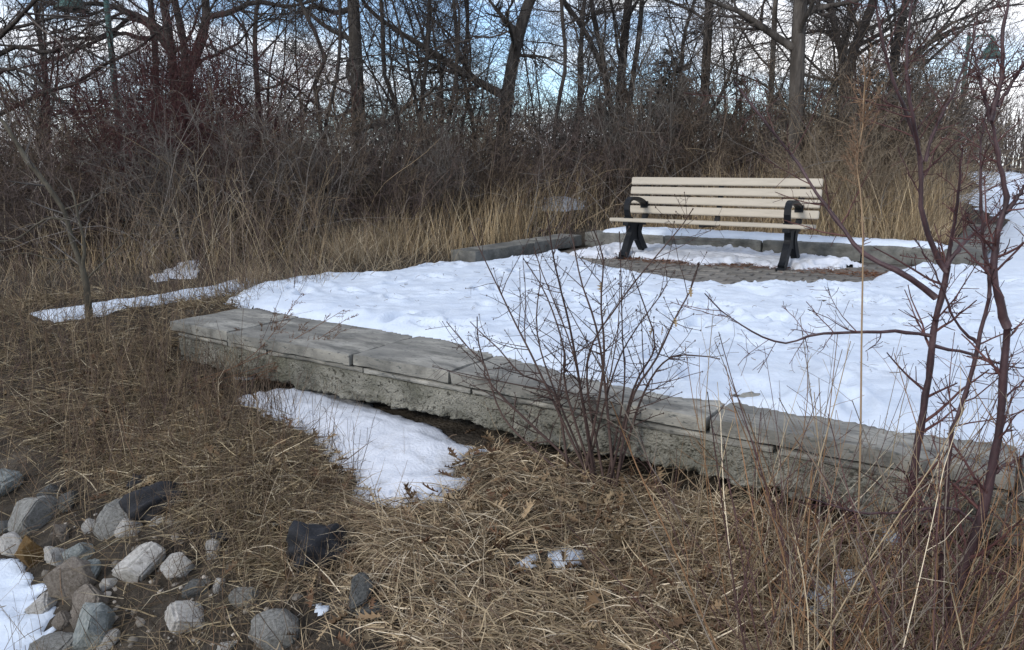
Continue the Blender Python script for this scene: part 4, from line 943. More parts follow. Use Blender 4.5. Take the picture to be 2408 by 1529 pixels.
for _ in range(75):
    tx, ty = scatter(1, -38, 40, 1.7, 5.5); tu, tv_, tt2, tq = zone(tx, ty)
    if tt2[0] or tv_[0] > 0.3 or tq[0] > 0 or in_patches(tx, ty, -0.12)[0]: continue
    n = 130; a_ = rng.normal() + rng.normal(size=n) * 0.9; rr_ = 0.06 * np.sqrt(rng.uniform(0, 1, n)); bx, by = tx[0] + np.cos(a_) * rr_, ty[0] + np.sin(a_) * rr_
    P = walk(np.stack([bx, by, terrain(bx, by) + 0.005], 1), np.stack([np.cos(a_) * 0.8, np.sin(a_) * 0.8, rng.uniform(0.5, 1.5, n)], 1), rng.uniform(0.12, 0.34, n), 5, 0.12, -0.40); P[:, :, 2] = np.maximum(P[:, :, 2], terrain(P[:, :, 0], P[:, :, 1]) + 0.008)
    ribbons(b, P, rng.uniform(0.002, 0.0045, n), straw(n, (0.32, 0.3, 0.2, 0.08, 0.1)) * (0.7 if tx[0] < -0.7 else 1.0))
tag(link('straw_grass', b.mesh('straw_grass', M['blade'])), 'matted dry straw-coloured grass covering the slope below the wall', 'grass', kind='stuff')
# upright stems on the slope: thin weeds, denser to the right
b = Bag()
x, y = scatter(12000, -42, 42, 1.55, 6.8)
ex = xy(rng.uniform(-0.3, 1.5, 500), -0.03 - 0.55 * rng.uniform(0, 1, 500) ** 1.5); x = np.concatenate([x, ex[0]]); y = np.concatenate([y, ex[1]]); u, v, terr, q = zone(x, y)
dens = np.where(x > 0.55, 0.24, 0.17) * np.where(v > -0.25, 0.6, 1) * (0.4 + 1.2 * vnoise(x * 1.7, y * 1.7, 103))
dens = np.where((x < -0.7), 0.85, dens) * np.where(q > 0.2, 0.4, 1)
k = ~terr & (rng.uniform(size=len(x)) < dens) & (v < 0.9) & ~in_rocks(x, y, 0.9) & ~(in_patches(x, y, 0.04) & (rng.uniform(size=len(x)) < 0.85))
x, y = x[k], y[k]; n = len(x)
hh = rng.uniform(0.12, 0.50, n) * np.where(x > 0.55, 1.15, np.where(x < -0.7, 0.8, 0.6))
lean_ = np.where(x > 0.3, 0.35, 0.05)
d = np.stack([lean_ + rng.normal(size=n) * 0.30, rng.normal(size=n) * 0.28, np.ones(n)], 1)
P = walk(np.stack([x, y, terrain(x, y) - 0.01], 1), d, hh, 5, 0.08, 0.01)
rd = rng.uniform(0.0009, 0.0021, (n, 1)) * np.linspace(1, 0.45, 5)[None]
kc = rng.uniform(size=n)
cc = np.where((kc < 0.55)[:, None], straw(n), np.where((kc < 0.78)[:, None], pick('brown', n) * 1.3, np.array([0.24, 0.16, 0.10]) * rng.uniform(0.6, 1.1, (n, 1))))
cc = np.where(((x < -0.5) & (rng.uniform(size=n) < 0.75))[:, None], pick('brown', n) * 0.9, cc)
tubes(b, P, rd, 3, cc)
B, r_ = grow(P, rd, 2, (0.35, 1), (20, 60), (0.18, 0.4), 3, 0.15, 0.02, 0.6, 0.6, 0.0006)
tubes(b, B, r_, 3, np.repeat(cc, 2, axis=0))
tag(link('weed_stems', b.mesh('weed_stems', M['blade'])), 'thin upright dead weed stems growing out of the straw slope', 'weeds', kind='stuff')
# brown upright weeds on the left bank and before the left part of the wall
b = Bag(); n0 = 5200; x = rng.uniform(-4.6, -0.2, n0); y = rng.uniform(2.6, 6.6, n0); u, v, terr, q = zone(x, y)
k = ~terr & (u < 1.35) & (v < 1.5) & (q < 0.1) & (rng.uniform(size=n0) < (0.25 + 0.9 * vnoise(x * 2.2, y * 2.2, 141)) * np.where(u > -0.5, 0.85, 0.75)) & ~(in_patches(x, y, -0.03) & (rng.uniform(size=n0) < 0.7)); x, y, v = x[k], y[k], v[k]; n = len(x)
d = np.stack([0.10 + rng.normal(size=n) * 0.30, rng.normal(size=n) * 0.28, np.ones(n)], 1); big = rng.uniform(size=n) < 0.12
P = walk(np.stack([x, y, terrain(x, y) - 0.01], 1), d, rng.uniform(0.12, 0.44, n) * np.where(big, 1.9, 1.0), 6, 0.09, 0.0); rd = rng.uniform(0.0010, 0.0024, (n, 1)) * np.linspace(1, 0.4, 6)[None]
kc = rng.uniform(size=(n, 1)); cc = np.where(kc < 0.45, np.array([[0.12, 0.085, 0.062]]), np.where(kc < 0.75, np.array([[0.24, 0.185, 0.12]]), np.array([[0.085, 0.058, 0.055]]))) * rng.uniform(0.6, 1.3, (n, 1))
tubes(b, P, rd, 3, cc); B, r_ = grow(P, rd, 4, (0.3, 1), (20, 60), (0.15, 0.4), 3, 0.15, 0.02, 0.6, 0.6, 0.0007); tubes(b, B, r_, 3, np.repeat(cc, 4, axis=0))
tag(link('brown_weeds', b.mesh('brown_weeds', M['blade'])), 'brown upright dead weeds on the left bank and before the wall end', 'weeds', kind='stuff')
# tall leaning canes on the right, below the wall
b = Bag()
x, y = scatter(1500, 10, 43, 1.55, 3.4); u, v, terr, q = zone(x, y)
k = ~terr & (v < -0.05) & (x > 0.62) & (rng.uniform(size=len(x)) < np.where(v > -0.45, 0.16, 0.46))
x, y = x[k], y[k]; n = len(x)
d = np.stack([0.30 + rng.normal(size=n) * 0.48, 0.1 + rng.normal(size=n) * 0.35, np.ones(n)], 1)
P = walk(np.stack([x, y, terrain(x, y) - 0.02], 1), d, rng.uniform(0.35, 1.05, n), 7, 0.05, 0.0)
rd = rng.uniform(0.0014, 0.0034, (n, 1)) * np.linspace(1, 0.4, 7)[None]; kc = rng.uniform(size=(n, 1))
cc = np.where(kc < 0.30, straw(n), np.where(kc < 0.55, np.array([[0.235, 0.14, 0.078]]), np.where(kc < 0.72, np.array([[0.22, 0.185, 0.15]]), np.array([[0.09, 0.052, 0.05]])))) * rng.uniform(0.8, 1.15, (n, 1))
tubes(b, P, rd, 4, cc)
B, r_ = grow(P, rd, 4, (0.3, 1), (20, 60), (0.10, 0.3), 4, 0.2, 0.03, 0.6, 0.5, 0.0007); tubes(b, B, r_, 3, np.repeat(cc, 4, axis=0))
tag(link('dry_canes', b.mesh('dry_canes', M['blade'])), 'tall leaning tan and rust canes crowding the slope at right', 'canes', kind='stuff')
# tall grass left of and behind the terrace
b = Bag()
x, y = scatter(60000, -46, 40, 4.4, 15.0); u, v, terr, q = zone(x, y)
left = (u < -0.25) & (v > -0.6); bed = (v > 6.35) & (u < 4.1)
dens = (0.35 + 1.3 * vnoise(x * 0.9, y * 0.9, 111)) * np.where(bed, np.where(v < 8.2, 1.25, 0.6), np.where(v < 3.0, 0.42, 0.42))
k = ~terr & (left | bed) & (rng.uniform(size=len(x)) < dens) & ~(in_patches(x, y, 0.0) & ((v < 1.2) | (rng.uniform(size=len(x)) < 0.5)))
x, y, u, v = x[k], y[k], u[k], v[k]; n = len(x)
tall = np.where(v > 6.35, rng.uniform(0.12, 0.95, n) * (0.45 + 0.55 * sstep(6.4, 7.4, v)), rng.uniform(0.10, 0.75, n) * (0.35 + 0.65 * sstep(0.2, 2.5, v - 0.5)))
tall *= 0.55 + 0.9 * vnoise(x * 0.7 + 3, y * 0.7, 113)
tall = np.where((u < -0.4) & (u > -1.7) & (v > 2.6) & (v < 6.4), np.minimum(tall, 0.5), tall); tall = np.where((u > -0.75) & (u < 0.95) & (v > 5.6), tall * 0.3, tall)
sp_ = np.where(v > 6.3, 0.28, 0.55); d = np.stack([rng.normal(size=n) * sp_, rng.normal(size=n) * sp_, np.ones(n)], 1)
P = walk(np.stack([x, y, terrain(x, y) - 0.02], 1), d, tall, 5, 0.17, -0.06)
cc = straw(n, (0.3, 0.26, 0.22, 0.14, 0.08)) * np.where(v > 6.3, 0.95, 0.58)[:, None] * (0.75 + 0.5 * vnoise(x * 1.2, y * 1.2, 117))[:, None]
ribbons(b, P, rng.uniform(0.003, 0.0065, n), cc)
tag(link('tall_grass', b.mesh('tall_grass', M['blade'])), 'tall dry golden-brown grass behind the kerb and left of the terrace', 'grass', kind='stuff')
# golden stands of tall grass close behind the kerbs
b = Bag()
for u0, u1, v0, v1, cnt, h0, h1 in ((-0.2, 4.0, 6.5, 8.6, 5800, 0.40, 1.15), (-2.6, -0.55, 3.6, 8.0, 4200, 0.30, 0.95), (-5.5, -1.6, 1.2, 5.5, 2600, 0.30, 1.10)):
    uu_, vv_ = rng.uniform(u0, u1, cnt), v0 + (v1 - v0) * rng.uniform(0, 1, cnt); k = rng.uniform(size=cnt) < 0.15 + 1.1 * vnoise(uu_ * 1.6, vv_ * 1.6, 151); k &= (uu_ > -0.55) | (uu_ + 0.55 < -(3.9 - vv_) * 0.8); k &= ~(in_patches(*xy(uu_, vv_), -0.1)); uu_, vv_ = uu_[k], vv_[k]; n = len(uu_); xx, yy = xy(uu_, vv_)
    hh = rng.uniform(h0, h1, n) * np.where(u0 > -1, 0.35 + 0.65 * sstep(6.5, 7.2, vv_), 0.5 + 0.5 * sstep(3.6, 5.0, vv_))
    hh = np.where((uu_ > -0.75) & (uu_ < 0.95) & (vv_ > 5.6), hh * 0.28, hh)
    P = walk(np.stack([xx, yy, terrain(xx, yy) - 0.02], 1), np.stack([rng.normal(size=n) * 0.2, rng.normal(size=n) * 0.2, np.ones(n)], 1), hh, 5, 0.09, -0.03)
    ribbons(b, P, rng.uniform(0.004, 0.008, n), straw(n, (0.38, 0.3, 0.18, 0.06, 0.08)) * np.array([1.0, 0.95, 0.85]))
tag(link('golden_grass', b.mesh('golden_grass', M['blade'])), 'golden stands of tall dry grass close behind the stone kerbs', 'grass', kind='stuff')
# arching tufts along the terrace edge
TUF = [(900, 598, 0.55, 0.62, 'arching golden grass tuft at the snow edge left of the kerb'), (830, 620, 0.4, 0.5, 'lower golden grass tuft leaning over the snow edge, leftmost of the arching ones'), (1010, 570, 0.5, 0.5, 'golden grass tuft behind the free end of the left kerb'), (1130, 550, 0.45, 0.6, 'upright golden grass tuft behind the middle of the left kerb'), (1230, 535, 0.4, 0.55, 'golden grass tuft where the left kerb nears the corner'), (600, 672, 0.22, 0.3, 'small dry grass tuft at the left tip of the terrace snow'), (2180, 560, 0.45, 0.5, 'bright straw tuft on the bed at the right end of the kerb')]
for px, py, hgt, spr, lab in TUF:
    g = on_ground(px, py) if px != 2180 else np.array([*xy(3.75, 7.0), 0.06]); n = 420; a = rng.uniform(0, 6.28, n); rr_ = 0.16 * np.sqrt(rng.uniform(0, 1, n)); sp = spr * rng.uniform(0.1, 1, n)
    P = walk(np.stack([np.cos(a) * rr_, np.sin(a) * rr_, np.full(n, -0.02)], 1), np.stack([np.cos(a) * sp, np.sin(a) * sp, np.ones(n)], 1), hgt * rng.uniform(0.5, 1.25, n), 6, 0.10, -0.16)
    bb = Bag(); ribbons(bb, P, rng.uniform(0.003, 0.006, n), straw(n, (0.36, 0.28, 0.2, 0.08, 0.08)))
    tag(link('grass_tuft', bb.mesh('grass_tuft', M['blade']), loc=g), lab, 'grass tuft', 'arching grass tufts')
# taller weed stalks mixed into it
b = Bag()
x, y = scatter(5200, -44, 38, 5.0, 14.0); u, v, terr, q = zone(x, y)
k = ~terr & (((u < -0.5) & (v > 0.6)) | ((v > 6.6) & (u < 3.9))) & (rng.uniform(size=len(x)) < 0.4 + 0.6 * vnoise(x, y, 121)) & ~((u > -2.2) & (u < -0.3) & (v > 2.4) & (v < 6.2) & (rng.uniform(size=len(x)) < 0.7))
x, y = x[k], y[k]; n = len(x)
d = np.stack([rng.normal(size=n) * 0.30, rng.normal(size=n) * 0.24, np.ones(n)], 1)
P = walk(np.stack([x, y, terrain(x, y) - 0.02], 1), d, rng.uniform(0.45, 1.25, n), 6, 0.07, 0.02)
rd = rng.uniform(0.0016, 0.0036, (n, 1)) * np.linspace(1, 0.4, 6)[None]
cc = np.where(rng.uniform(size=(n, 1)) < 0.35, straw(n) * 0.8, pick('brown', n) * 1.1)
tubes(b, P, rd, 3, cc); B, r_ = grow(P, rd, 5, (0.35, 1), (15, 55), (0.12, 0.3), 3, 0.15, 0.03, 0.6, 0.6, 0.0012); tubes(b, B, r_, 3, np.repeat(cc, 5, axis=0))
tag(link('weed_stalks', b.mesh('weed_stalks', M['blade'])), 'tall dead weed stalks standing among the dry grass of the thicket', 'weeds', kind='stuff')

# long arching bramble stems tangled through the front of the thicket
b = Bag(); x, y = scatter(2300, -42, 34, 5.8, 11.5); u, v, terr, q = zone(x, y)
k = ~terr & (((u < -0.6) & (v > 1.6)) | ((v > 7.0) & (u < 3.6))) & ~((u > -2.0) & (v < 5.5)); x, y = x[k], y[k]; n = len(x)
th = rng.uniform(0, 6.28, n); d = np.stack([np.cos(th) * 0.8, np.sin(th) * 0.8, rng.uniform(0.5, 1.4, n)], 1)
P = walk(np.stack([x, y, terrain(x, y) - 0.02], 1), d, rng.uniform(0.8, 2.2, n), 10, 0.13, -0.06); P[:, :, 2] = np.maximum(P[:, :, 2], terrain(P[:, :, 0], P[:, :, 1], False) + 0.01)
rd = rng.uniform(0.0022, 0.0060, (n, 1)) * np.linspace(1, 0.35, 10)[None]; kc = rng.uniform(size=(n, 1))
cc = np.where(kc < 0.4, np.array([[0.27, 0.245, 0.22]]), np.where(kc < 0.7, np.array([[0.30, 0.23, 0.15]]), np.array([[0.085, 0.06, 0.055]]))) * rng.uniform(0.6, 1.2, (n, 1))
tubes(b, P, rd, 4, cc); B, r_ = grow(P, rd, 4, (0.3, 1), (25, 75), (0.12, 0.35), 4, 0.2, 0.0, 0.6, 0.6, 0.0014); tubes(b, B, r_, 3, np.repeat(cc, 4, axis=0))
tag(link('bramble_stems', b.mesh('bramble_stems', M['twig'])), 'tangle of pale and dark arching bramble stems in front of the thicket', 'brambles', kind='stuff')

# ------------------------------------------------------------------ fallen oak leaves and gravel
def leaf_outline():
    half = [(0.0, 0.0), (0.03, 0.10), (0.16, 0.16), (0.07, 0.24), (0.10, 0.32), (0.30, 0.42), (0.10, 0.46), (0.12, 0.55), (0.32, 0.70), (0.11, 0.70), (0.12, 0.80), (0.20, 0.92), (0.06, 0.90), (0.0, 1.0)]
    return half
def leaf_bag(bag, p, size, az, tilt, roll, c):
    half = np.array(leaf_outline()); n = len(half)
    mid = np.stack([np.zeros(n), half[:, 1]], 1)
    # fold along the midrib and curl at the tip
    cu, bd = rng.uniform(0.2, 1.3), rng.uniform(-0.4, 0.5); half = half * np.array([rng.uniform(0.7, 1.1), 1]) + rng.normal(size=half.shape) * 0.015; L_ = np.stack([-half[:, 0], half[:, 1], cu * half[:, 0] + bd * half[:, 1] ** 2], 1); Rr = L_ * np.array([-1, 1, 1]); Mm = np.stack([mid[:, 0], mid[:, 1], bd * mid[:, 1] ** 2], 1)
    v = np.concatenate([L_, Mm, Rr]) * size
    ca, sa, ct, st, cr, sr = math.cos(az), math.sin(az), math.cos(tilt), math.sin(tilt), math.cos(roll), math.sin(roll)
    Rz = np.array([[ca, -sa, 0], [sa, ca, 0], [0, 0, 1]]); Rx = np.array([[1, 0, 0], [0, ct, -st], [0, st, ct]]); Ry = np.array([[cr, 0, sr], [0, 1, 0], [-sr, 0, cr]])
    v = v @ (Rz @ Rx @ Ry).T + p
    i = np.arange(n - 1)
    bag.add(v, [np.stack([i, n + i, n + i + 1, i + 1], 1), np.stack([n + i, 2 * n + i, 2 * n + i + 1, n + i + 1], 1)], np.tile(c, (len(v), 1)))
b = Bag()
x, y = scatter(8000, -40, 42, 1.6, 5.6); u, v, terr, q = zone(x, y)
dens = np.where((v > -0.85) & (v < 0.25), 1.0, 0.26) * np.where(x < -0.9, 0.5, 1) * np.where(q > 0.1, 0.25, 1)
k = ~terr & (rng.uniform(size=len(x)) < dens * 0.85) & ~in_patches(x, y, 0.02) & ~in_rocks(x, y) & (v < 0.3)
LEAF = np.array([[0.16, 0.105, 0.06], [0.23, 0.16, 0.095], [0.10, 0.065, 0.04], [0.13, 0.075, 0.045], [0.28, 0.21, 0.13]])
for xx, yy in zip(x[k], y[k]):
    leaf_bag(b, np.array([xx, yy, float(terrain(xx, yy)) + rng.uniform(0.025, 0.065)]), rng.uniform(0.035, 0.085), rng.uniform(0, 6.28), rng.normal() * 0.35, rng.normal() * 0.35, LEAF[rng.integers(5)] * rng.uniform(0.6, 1.1))
tag(link('leaf_litter', b.mesh('leaf_litter', M['blade'])), 'fallen brown oak leaves gathered in the straw under the wall', 'leaves', kind='stuff')
for (px, py, sz, az, lab) in [(1188, 1248, 0.10, 0.6, 'pale tan lobed oak leaf lying flat on the straw, with pointed lobes'), (1228, 1262, 0.095, -0.5, 'tan oak leaf with its tip to the right, beside a paler one'), (1140, 1240, 0.085, 1.9, 'brown curled oak leaf left of the pale tan one'), (1200, 1195, 0.08, 2.6, 'brown oak leaf uphill of the pale tan one')]:
    g = on_ground(px, py); bb = Bag(); leaf_bag(bb, np.zeros(3), sz, az, 0.15, 0.1, np.array([0.33, 0.245, 0.15]) * rng.uniform(0.8, 1.1))
    tag(link('oak_leaf', bb.mesh('oak_leaf', M['blade']), loc=(g[0], g[1], g[2] + 0.07)), lab, 'leaf')
# gravel between the rocks
b = Bag(); ico = bmesh.new(); bmesh.ops.create_icosphere(ico, subdivisions=1, radius=1); iv = np.array([q_.co for q_ in ico.verts]); itri = np.array([[w.index for w in f.verts] for f in ico.faces]); ico.free()
pts = on_ground(rng.uniform(100, 720, 380), rng.uniform(1200, 1560, 380))
for p in pts:
    s_ = rng.uniform(0.004, 0.014) if rng.uniform() < 0.85 else rng.uniform(0.014, 0.026)
    b.add(iv * (1 + 0.25 * rng.normal(size=(len(iv), 1))) * s_ * np.array([1, 1, 0.7]) + p, [itri], np.tile(np.array([0.34, 0.31, 0.27]) * rng.uniform(0.35, 1.2), (len(iv), 1)))
tag(link('gravel', b.mesh('gravel', M['blade'])), 'small pale pebbles strewn over the bare soil between the rocks', 'gravel', kind='stuff')
# red-brown needle litter on the paving round the bench feet
b = Bag(); n = 5200
uu_ = rng.uniform(0.5, 4.2, n); vv_ = 4.95 + 0.15 * rng.normal(size=n) + 0.08 * np.sin(uu_ * 3); k = (rng.uniform(size=n) < 0.25 + 0.75 * vnoise(uu_ * 3, vv_ * 5, 131)) & (vv_ < 5.6) & (vv_ > 3.9); uu_, vv_ = uu_[k], vv_[k]; n = len(uu_)
xx, yy = xy(uu_, vv_); th = rng.uniform(0, 6.28, n)
P = walk(np.stack([xx, yy, 0.006 + 0.012 * rng.uniform(0, 1, n)], 1), np.stack([np.cos(th), np.sin(th), 0.1 * rng.normal(size=n)], 1), rng.uniform(0.03, 0.09, n), 3, 0.15, 0); P[:, :, 2] = np.maximum(P[:, :, 2], 0.004)
ribbons(b, P, rng.uniform(0.003, 0.007, n), np.array([[0.12, 0.055, 0.03]]) * rng.uniform(0.5, 1.5, (n, 1)))
tag(link('needle_litter', b.mesh('needle_litter', M['blade'])), 'red-brown needles and leaf bits on the pavers round the bench legs', 'litter', kind='stuff')

b = Bag(); n = 420; uu_, vv_ = rng.uniform(0.3, 6.5, n), rng.uniform(0.6, 4.0, n); xx, yy = xy(uu_, vv_); th = rng.uniform(0, 6.28, n)
P = walk(np.stack([xx, yy, np.full(n, 0.062)], 1), np.stack([np.cos(th), np.sin(th), 0.15 * rng.normal(size=n)], 1), rng.uniform(0.015, 0.08, n), 4, 0.25, -0.02)
tubes(b, P, rng.uniform(0.0008, 0.002, (n, 1)) * np.ones((1, 4)), 3, pick('brown', n))
tag(link('snow_debris', b.mesh('snow_debris', M['twig'])), 'scattered twig bits lying on the terrace snow', 'debris', kind='stuff')
# ------------------------------------------------------------------ foreground shrub before the wall
def z5(p): return [(q[0] * 0.3462 + 764, q[1] * 0.3462 + 470.6) + tuple(q[2:]) for q in p]
SH = [z5(l) for l in [
 [(1260, 1640, 0), (1150, 1280, .05), (1085, 1120, .1), (1040, 945, .1), (1034, 795, .12)],
 [(1470, 1700, 0), (1440, 1130, .0), (1290, 830, .05), (1165, 570, .1), (1050, 330, .12), (985, 180, .15)],
 [(1490, 1700, 0), (1460, 1000, .1), (1465, 500, .2), (1425, 360, .22)],
 [(1720, 1760, 0), (1640, 1300, -.05), (1620, 1000, -.1), (1500, 640, -.1), (1350, 400, -.12)],
 [(1740, 1760, 0), (1700, 1100, .05), (1560, 700, .1), (1470, 480, .1), (1420, 320, .12)],
 [(1760, 1760, 0), (1690, 1000, -.1), (1600, 600, -.15), (1545, 350, -.2), (1510, 90, -.2)],
 [(1780, 1760, 0), (1870, 1000, .1), (1740, 550, .15), (1690, 300, .2), (1660, 190, .2)],
 [(1800, 1760, 0), (1890, 1150, -.05), (1875, 700, -.1), (1890, 400, -.1), (1825, 200, -.12)],
 [(1820, 1780, 0), (2030, 1300, .1), (2020, 900, .15), (2008, 400, .2), (2000, 220, .2)],
 [(1830, 1780, 0), (2080, 1370, .05), (2250, 1080, .1), (2380, 800, .12), (2480, 620, .15), (2540, 430, .15)],
 [(1840, 1760, 0), (2090, 1300, -.05), (2240, 1000, -.1), (2170, 720, -.1), (2090, 500, -.12)],
 [(1790, 1760, 0), (1780, 1130, .1), (2000, 700, .2), (2260, 370, .25), (2420, 180, .3), (2500, 60, .3)],
 [(1700, 1740, 0), (1560, 1320, .0), (1330, 1180, .0), (1180, 1010, .0), (1090, 930, .0), (990, 830, .05)],
 [(1480, 1660, 0), (1230, 1500, 0), (1085, 1120, 0), (960, 990, 0), (828, 828, 0)],
 [(1800, 1750, 0), (1960, 1180, .1), (2110, 880, .15), (2310, 600, .2), (2320, 480, .2)],
 [(1830, 1770, 0), (2150, 1350, .1), (2330, 1080, .15), (2560, 1060, .2), (2680, 1080, .2)]]]
base_g = on_plane_v(1395, 1125, -0.16); base_g[2] = float(terrain(base_g[0], base_g[1]))
YS = base_g[1]
S = []
for l in SH:
    l = np.array([(q[0], q[1], q[2]) for q in l]); w = np.array([on_plane_v(q[0], q[1], -0.10 + q[2] * (0.9 if i_ else 0)) for i_, q in enumerate(l)]); w[0] = base_g + np.array([*(U * rng.uniform(-0.12, 0.12)), 0]); w = smooth_line(w, 18)
    g = float(terrain(w[0, 0], w[0, 1])); w[0, 2] = g - 0.02; S.append(w)
S = np.array(S); rs = rng.uniform(0.0052, 0.0078, (len(S), 1)) * np.linspace(1, 0.34, 18)[None]
sh = empty('leafless_shrub', base_g); tag(sh, 'bare dark brown shrub with fanning stems growing against the wall front', 'shrub')
BC = {'lo': np.array([0.038, 0.024, 0.022]), 'hi': np.array([0.085, 0.058, 0.050])}
def bcol(n): return BC['lo'] + (BC['hi'] - BC['lo']) * rng.uniform(0, 1, (n, 1))
for s_, r_ in zip(S, rs):
    bb = Bag(); tubes(bb, (s_ - base_g)[None], r_[None], 7, bcol(1)); link('stem', bb.mesh('stem', M['twig'], True), sh)
cb = Bag()
B, rb = grow(S, rs, 17, (0.22, 0.98), (45, 85), (0.05, 0.20), 5, 0.08, 0.02, 0.5, 0.5, 0.0010); tubes(cb, B - base_g, rb, 4, bcol(len(B)))
B1b, rb1 = grow(S, rs, 4, (0.3, 0.9), (30, 55), (0.2, 0.45), 7, 0.06, 0.04, 0.6, 0.4, 0.0012); tubes(cb, B1b - base_g, rb1, 4, bcol(len(B1b)))
C, rc = grow(np.concatenate([B[:, [0, 1, 2, 3, 4]], B1b[:, [0, 1, 3, 5, 6]]]), np.concatenate([rb, rb1[:, [0, 1, 3, 5, 6]]]), 4, (0.2, 0.95), (40, 80), (0.12, 0.4), 3, 0.1, 0.0, 0.7, 0.7, 0.0008); tubes(cb, C - base_g, rc, 3, bcol(len(C)))
link('twigs', cb.mesh('twigs', M['twig']), sh)['kind'] = 'stuff'
# buds: little swellings at the tips
bb = Bag(); oct_v = np.array([[1, 0, 0], [0, 1, 0], [-1, 0, 0], [0, -1, 0], [0, 0, 1.6], [0, 0, -1.6]], float); oct_f = np.array([[0, 1, 4], [1, 2, 4], [2, 3, 4], [3, 0, 4], [1, 0, 5], [2, 1, 5], [3, 2, 5], [0, 3, 5]])
tips = np.concatenate([S[:, -1], B[:, -1], B1b[:, -1], S[:, 12], S[:, 15], B1b[:, 3]])
for t_ in tips - base_g: bb.add(oct_v * rng.uniform(0.0022, 0.0038) + t_, [oct_f], np.tile(bcol(1), (6, 1)))
link('buds', bb.mesh('buds', M['twig']), sh)['kind'] = 'stuff'
# a few withered leaves caught in it
for px, py in ((1415, 690), (1420, 745), (1440, 765), (1590, 770), (1625, 700), (1530, 790), (1437, 850), (1555, 790)):
    p = on_plane_v(px, py, -0.08 + rng.normal() * 0.04); bb = Bag(); leaf_bag(bb, np.zeros(3), rng.uniform(0.03, 0.05), rng.uniform(0, 6), 1.4, rng.normal() * 0.6, np.array([0.26, 0.20, 0.12])); link('withered_leaf', bb.mesh('withered_leaf', M['blade']), sh, tuple(p - base_g))

# ------------------------------------------------------------------ red-barked saplings on the right, and the sapling at left
def sapling(name, label, axes, radii, bp, bark, col, kt=(7, 5), tw=(0.10, 0.28), tang=(35, 75)):
    """axes[0] is the trunk; the others fork from it"""
    g = on_ground(*bp); Y = g[1]; o = empty(name, g); tag(o, label, 'sapling')
    Ss = []; Rs = []
    for i, (ax, r_) in enumerate(zip(axes, radii)):
        w = px_line(ax, Y, 20)
        if i == 0: w[0] = g - np.array([0, 0, 0.03])
        bb = Bag(); rr_ = np.interp(np.linspace(0, 1, 20), [0, 0.1, 1], [r_ * 1.0, r_ * 0.86, r_ * (0.55 if i == 0 else 0.26)])
        rr_ = rr_ * (1 + 0.09 * rng.normal(size=20)); w[1:-1] += rng.normal(size=(18, 3)) * 0.0014
        tubes(bb, (w - g)[None], rr_[None], 8); link('trunk' if i == 0 else 'branch', bb.mesh('trunk', M[bark], True), o); Ss.append(w); Rs.append(rr_)
    Ss = np.array(Ss); Rs = np.array(Rs); cb = Bag()
    B, rb = grow(Ss, Rs, kt[0], (0.2, 0.98), tang, tw, 6, 0.10, 0.03, 0.42, 0.4, 0.0012, cap=0.32); tubes(cb, B - g, rb, 4, pick(col, len(B)))
    C, rc = grow(B, rb, kt[1], (0.15, 0.95), (40, 80), (0.12, 0.45), 4, 0.12, 0.02, 0.6, 0.6, 0.0009); tubes(cb, C - g, rc, 3, pick(col, len(C)))
    link('twigs', cb.mesh('twigs', M['twig']), o)['kind'] = 'stuff'
sapling('red_sapling', 'red-barked sapling whose long branch reaches left over the snow', [
 [(2121, 1328), (2143, 1164), (2165, 999), (2187, 854), (2197, 763), (2216, 690), (2229, 624)],
 [(2200, 700), (2160, 668), (2113, 638), (2022, 591, .1), (1986, 543, .15), (1938, 478, .2), (1858, 358, .3), (1796, 285, .3), (1726, 190, .35)],
 [(2226, 640), (2208, 612), (2179, 543), (2165, 470), (2166, 400), (2160, 347), (2128, 256), (2095, 175), (2066, 55), (2058, 0)],
 [(2166, 380), (2150, 292, -.05), (2132, 183, -.05), (2143, 0, -.05), (2144, -60, -.05)],
 [(2226, 630), (2234, 580), (2250, 493, -.05), (2263, 347, -.1)],
 [(2226, 625), (2250, 590), (2289, 551, .05), (2369, 489, .1), (2440, 470, .1)],
 [(2190, 790), (2140, 783), (2077, 781), (1931, 785, .05), (1847, 807, .1), (1785, 788, .1), (1712, 744, .1), (1657, 690, .1)],
 [(2193, 812), (2278, 832), (2369, 860), (2440, 866)],
 [(2176, 380), (2200, 300), (2250, 200), (2290, 90), (2300, 20)]],
 [0.0165, 0.0105, 0.0105, 0.008, 0.0085, 0.0085, 0.0065, 0.007, 0.006], (2121, 1328), 'bark_red', 'red', (15, 7), (0.12, 0.38))
sapling('red_sapling', 'red-barked sapling nearest the right edge, leaning right then upright', [
 [(2216, 1545), (2252, 1383), (2296, 1255), (2333, 1109), (2353, 990), (2362, 854), (2369, 763)],
 [(2369, 770), (2351, 708), (2336, 635), (2347, 543), (2366, 470), (2347, 358), (2329, 278)],
 [(2362, 500), (2390, 470), (2430, 400)],
 [(2330, 285), (2310, 210), (2296, 146), (2285, 110)],
 [(2330, 285), (2345, 220), (2355, 183), (2358, 73), (2373, 0), (2380, -60)],
 [(2345, 250), (2390, 180), (2440, 90)],
 [(2300, 1240), (2260, 1205), (2200, 1195), (2120, 1205), (2020, 1205), (1930, 1180), (1890, 1168)],
 [(2330, 1120), (2370, 1090), (2420, 1070)]],
 [0.0165, 0.0125, 0.008, 0.006, 0.008, 0.006, 0.006, 0.007], (2216, 1545), 'bark_red', 'red', (15, 7), (0.12, 0.38))
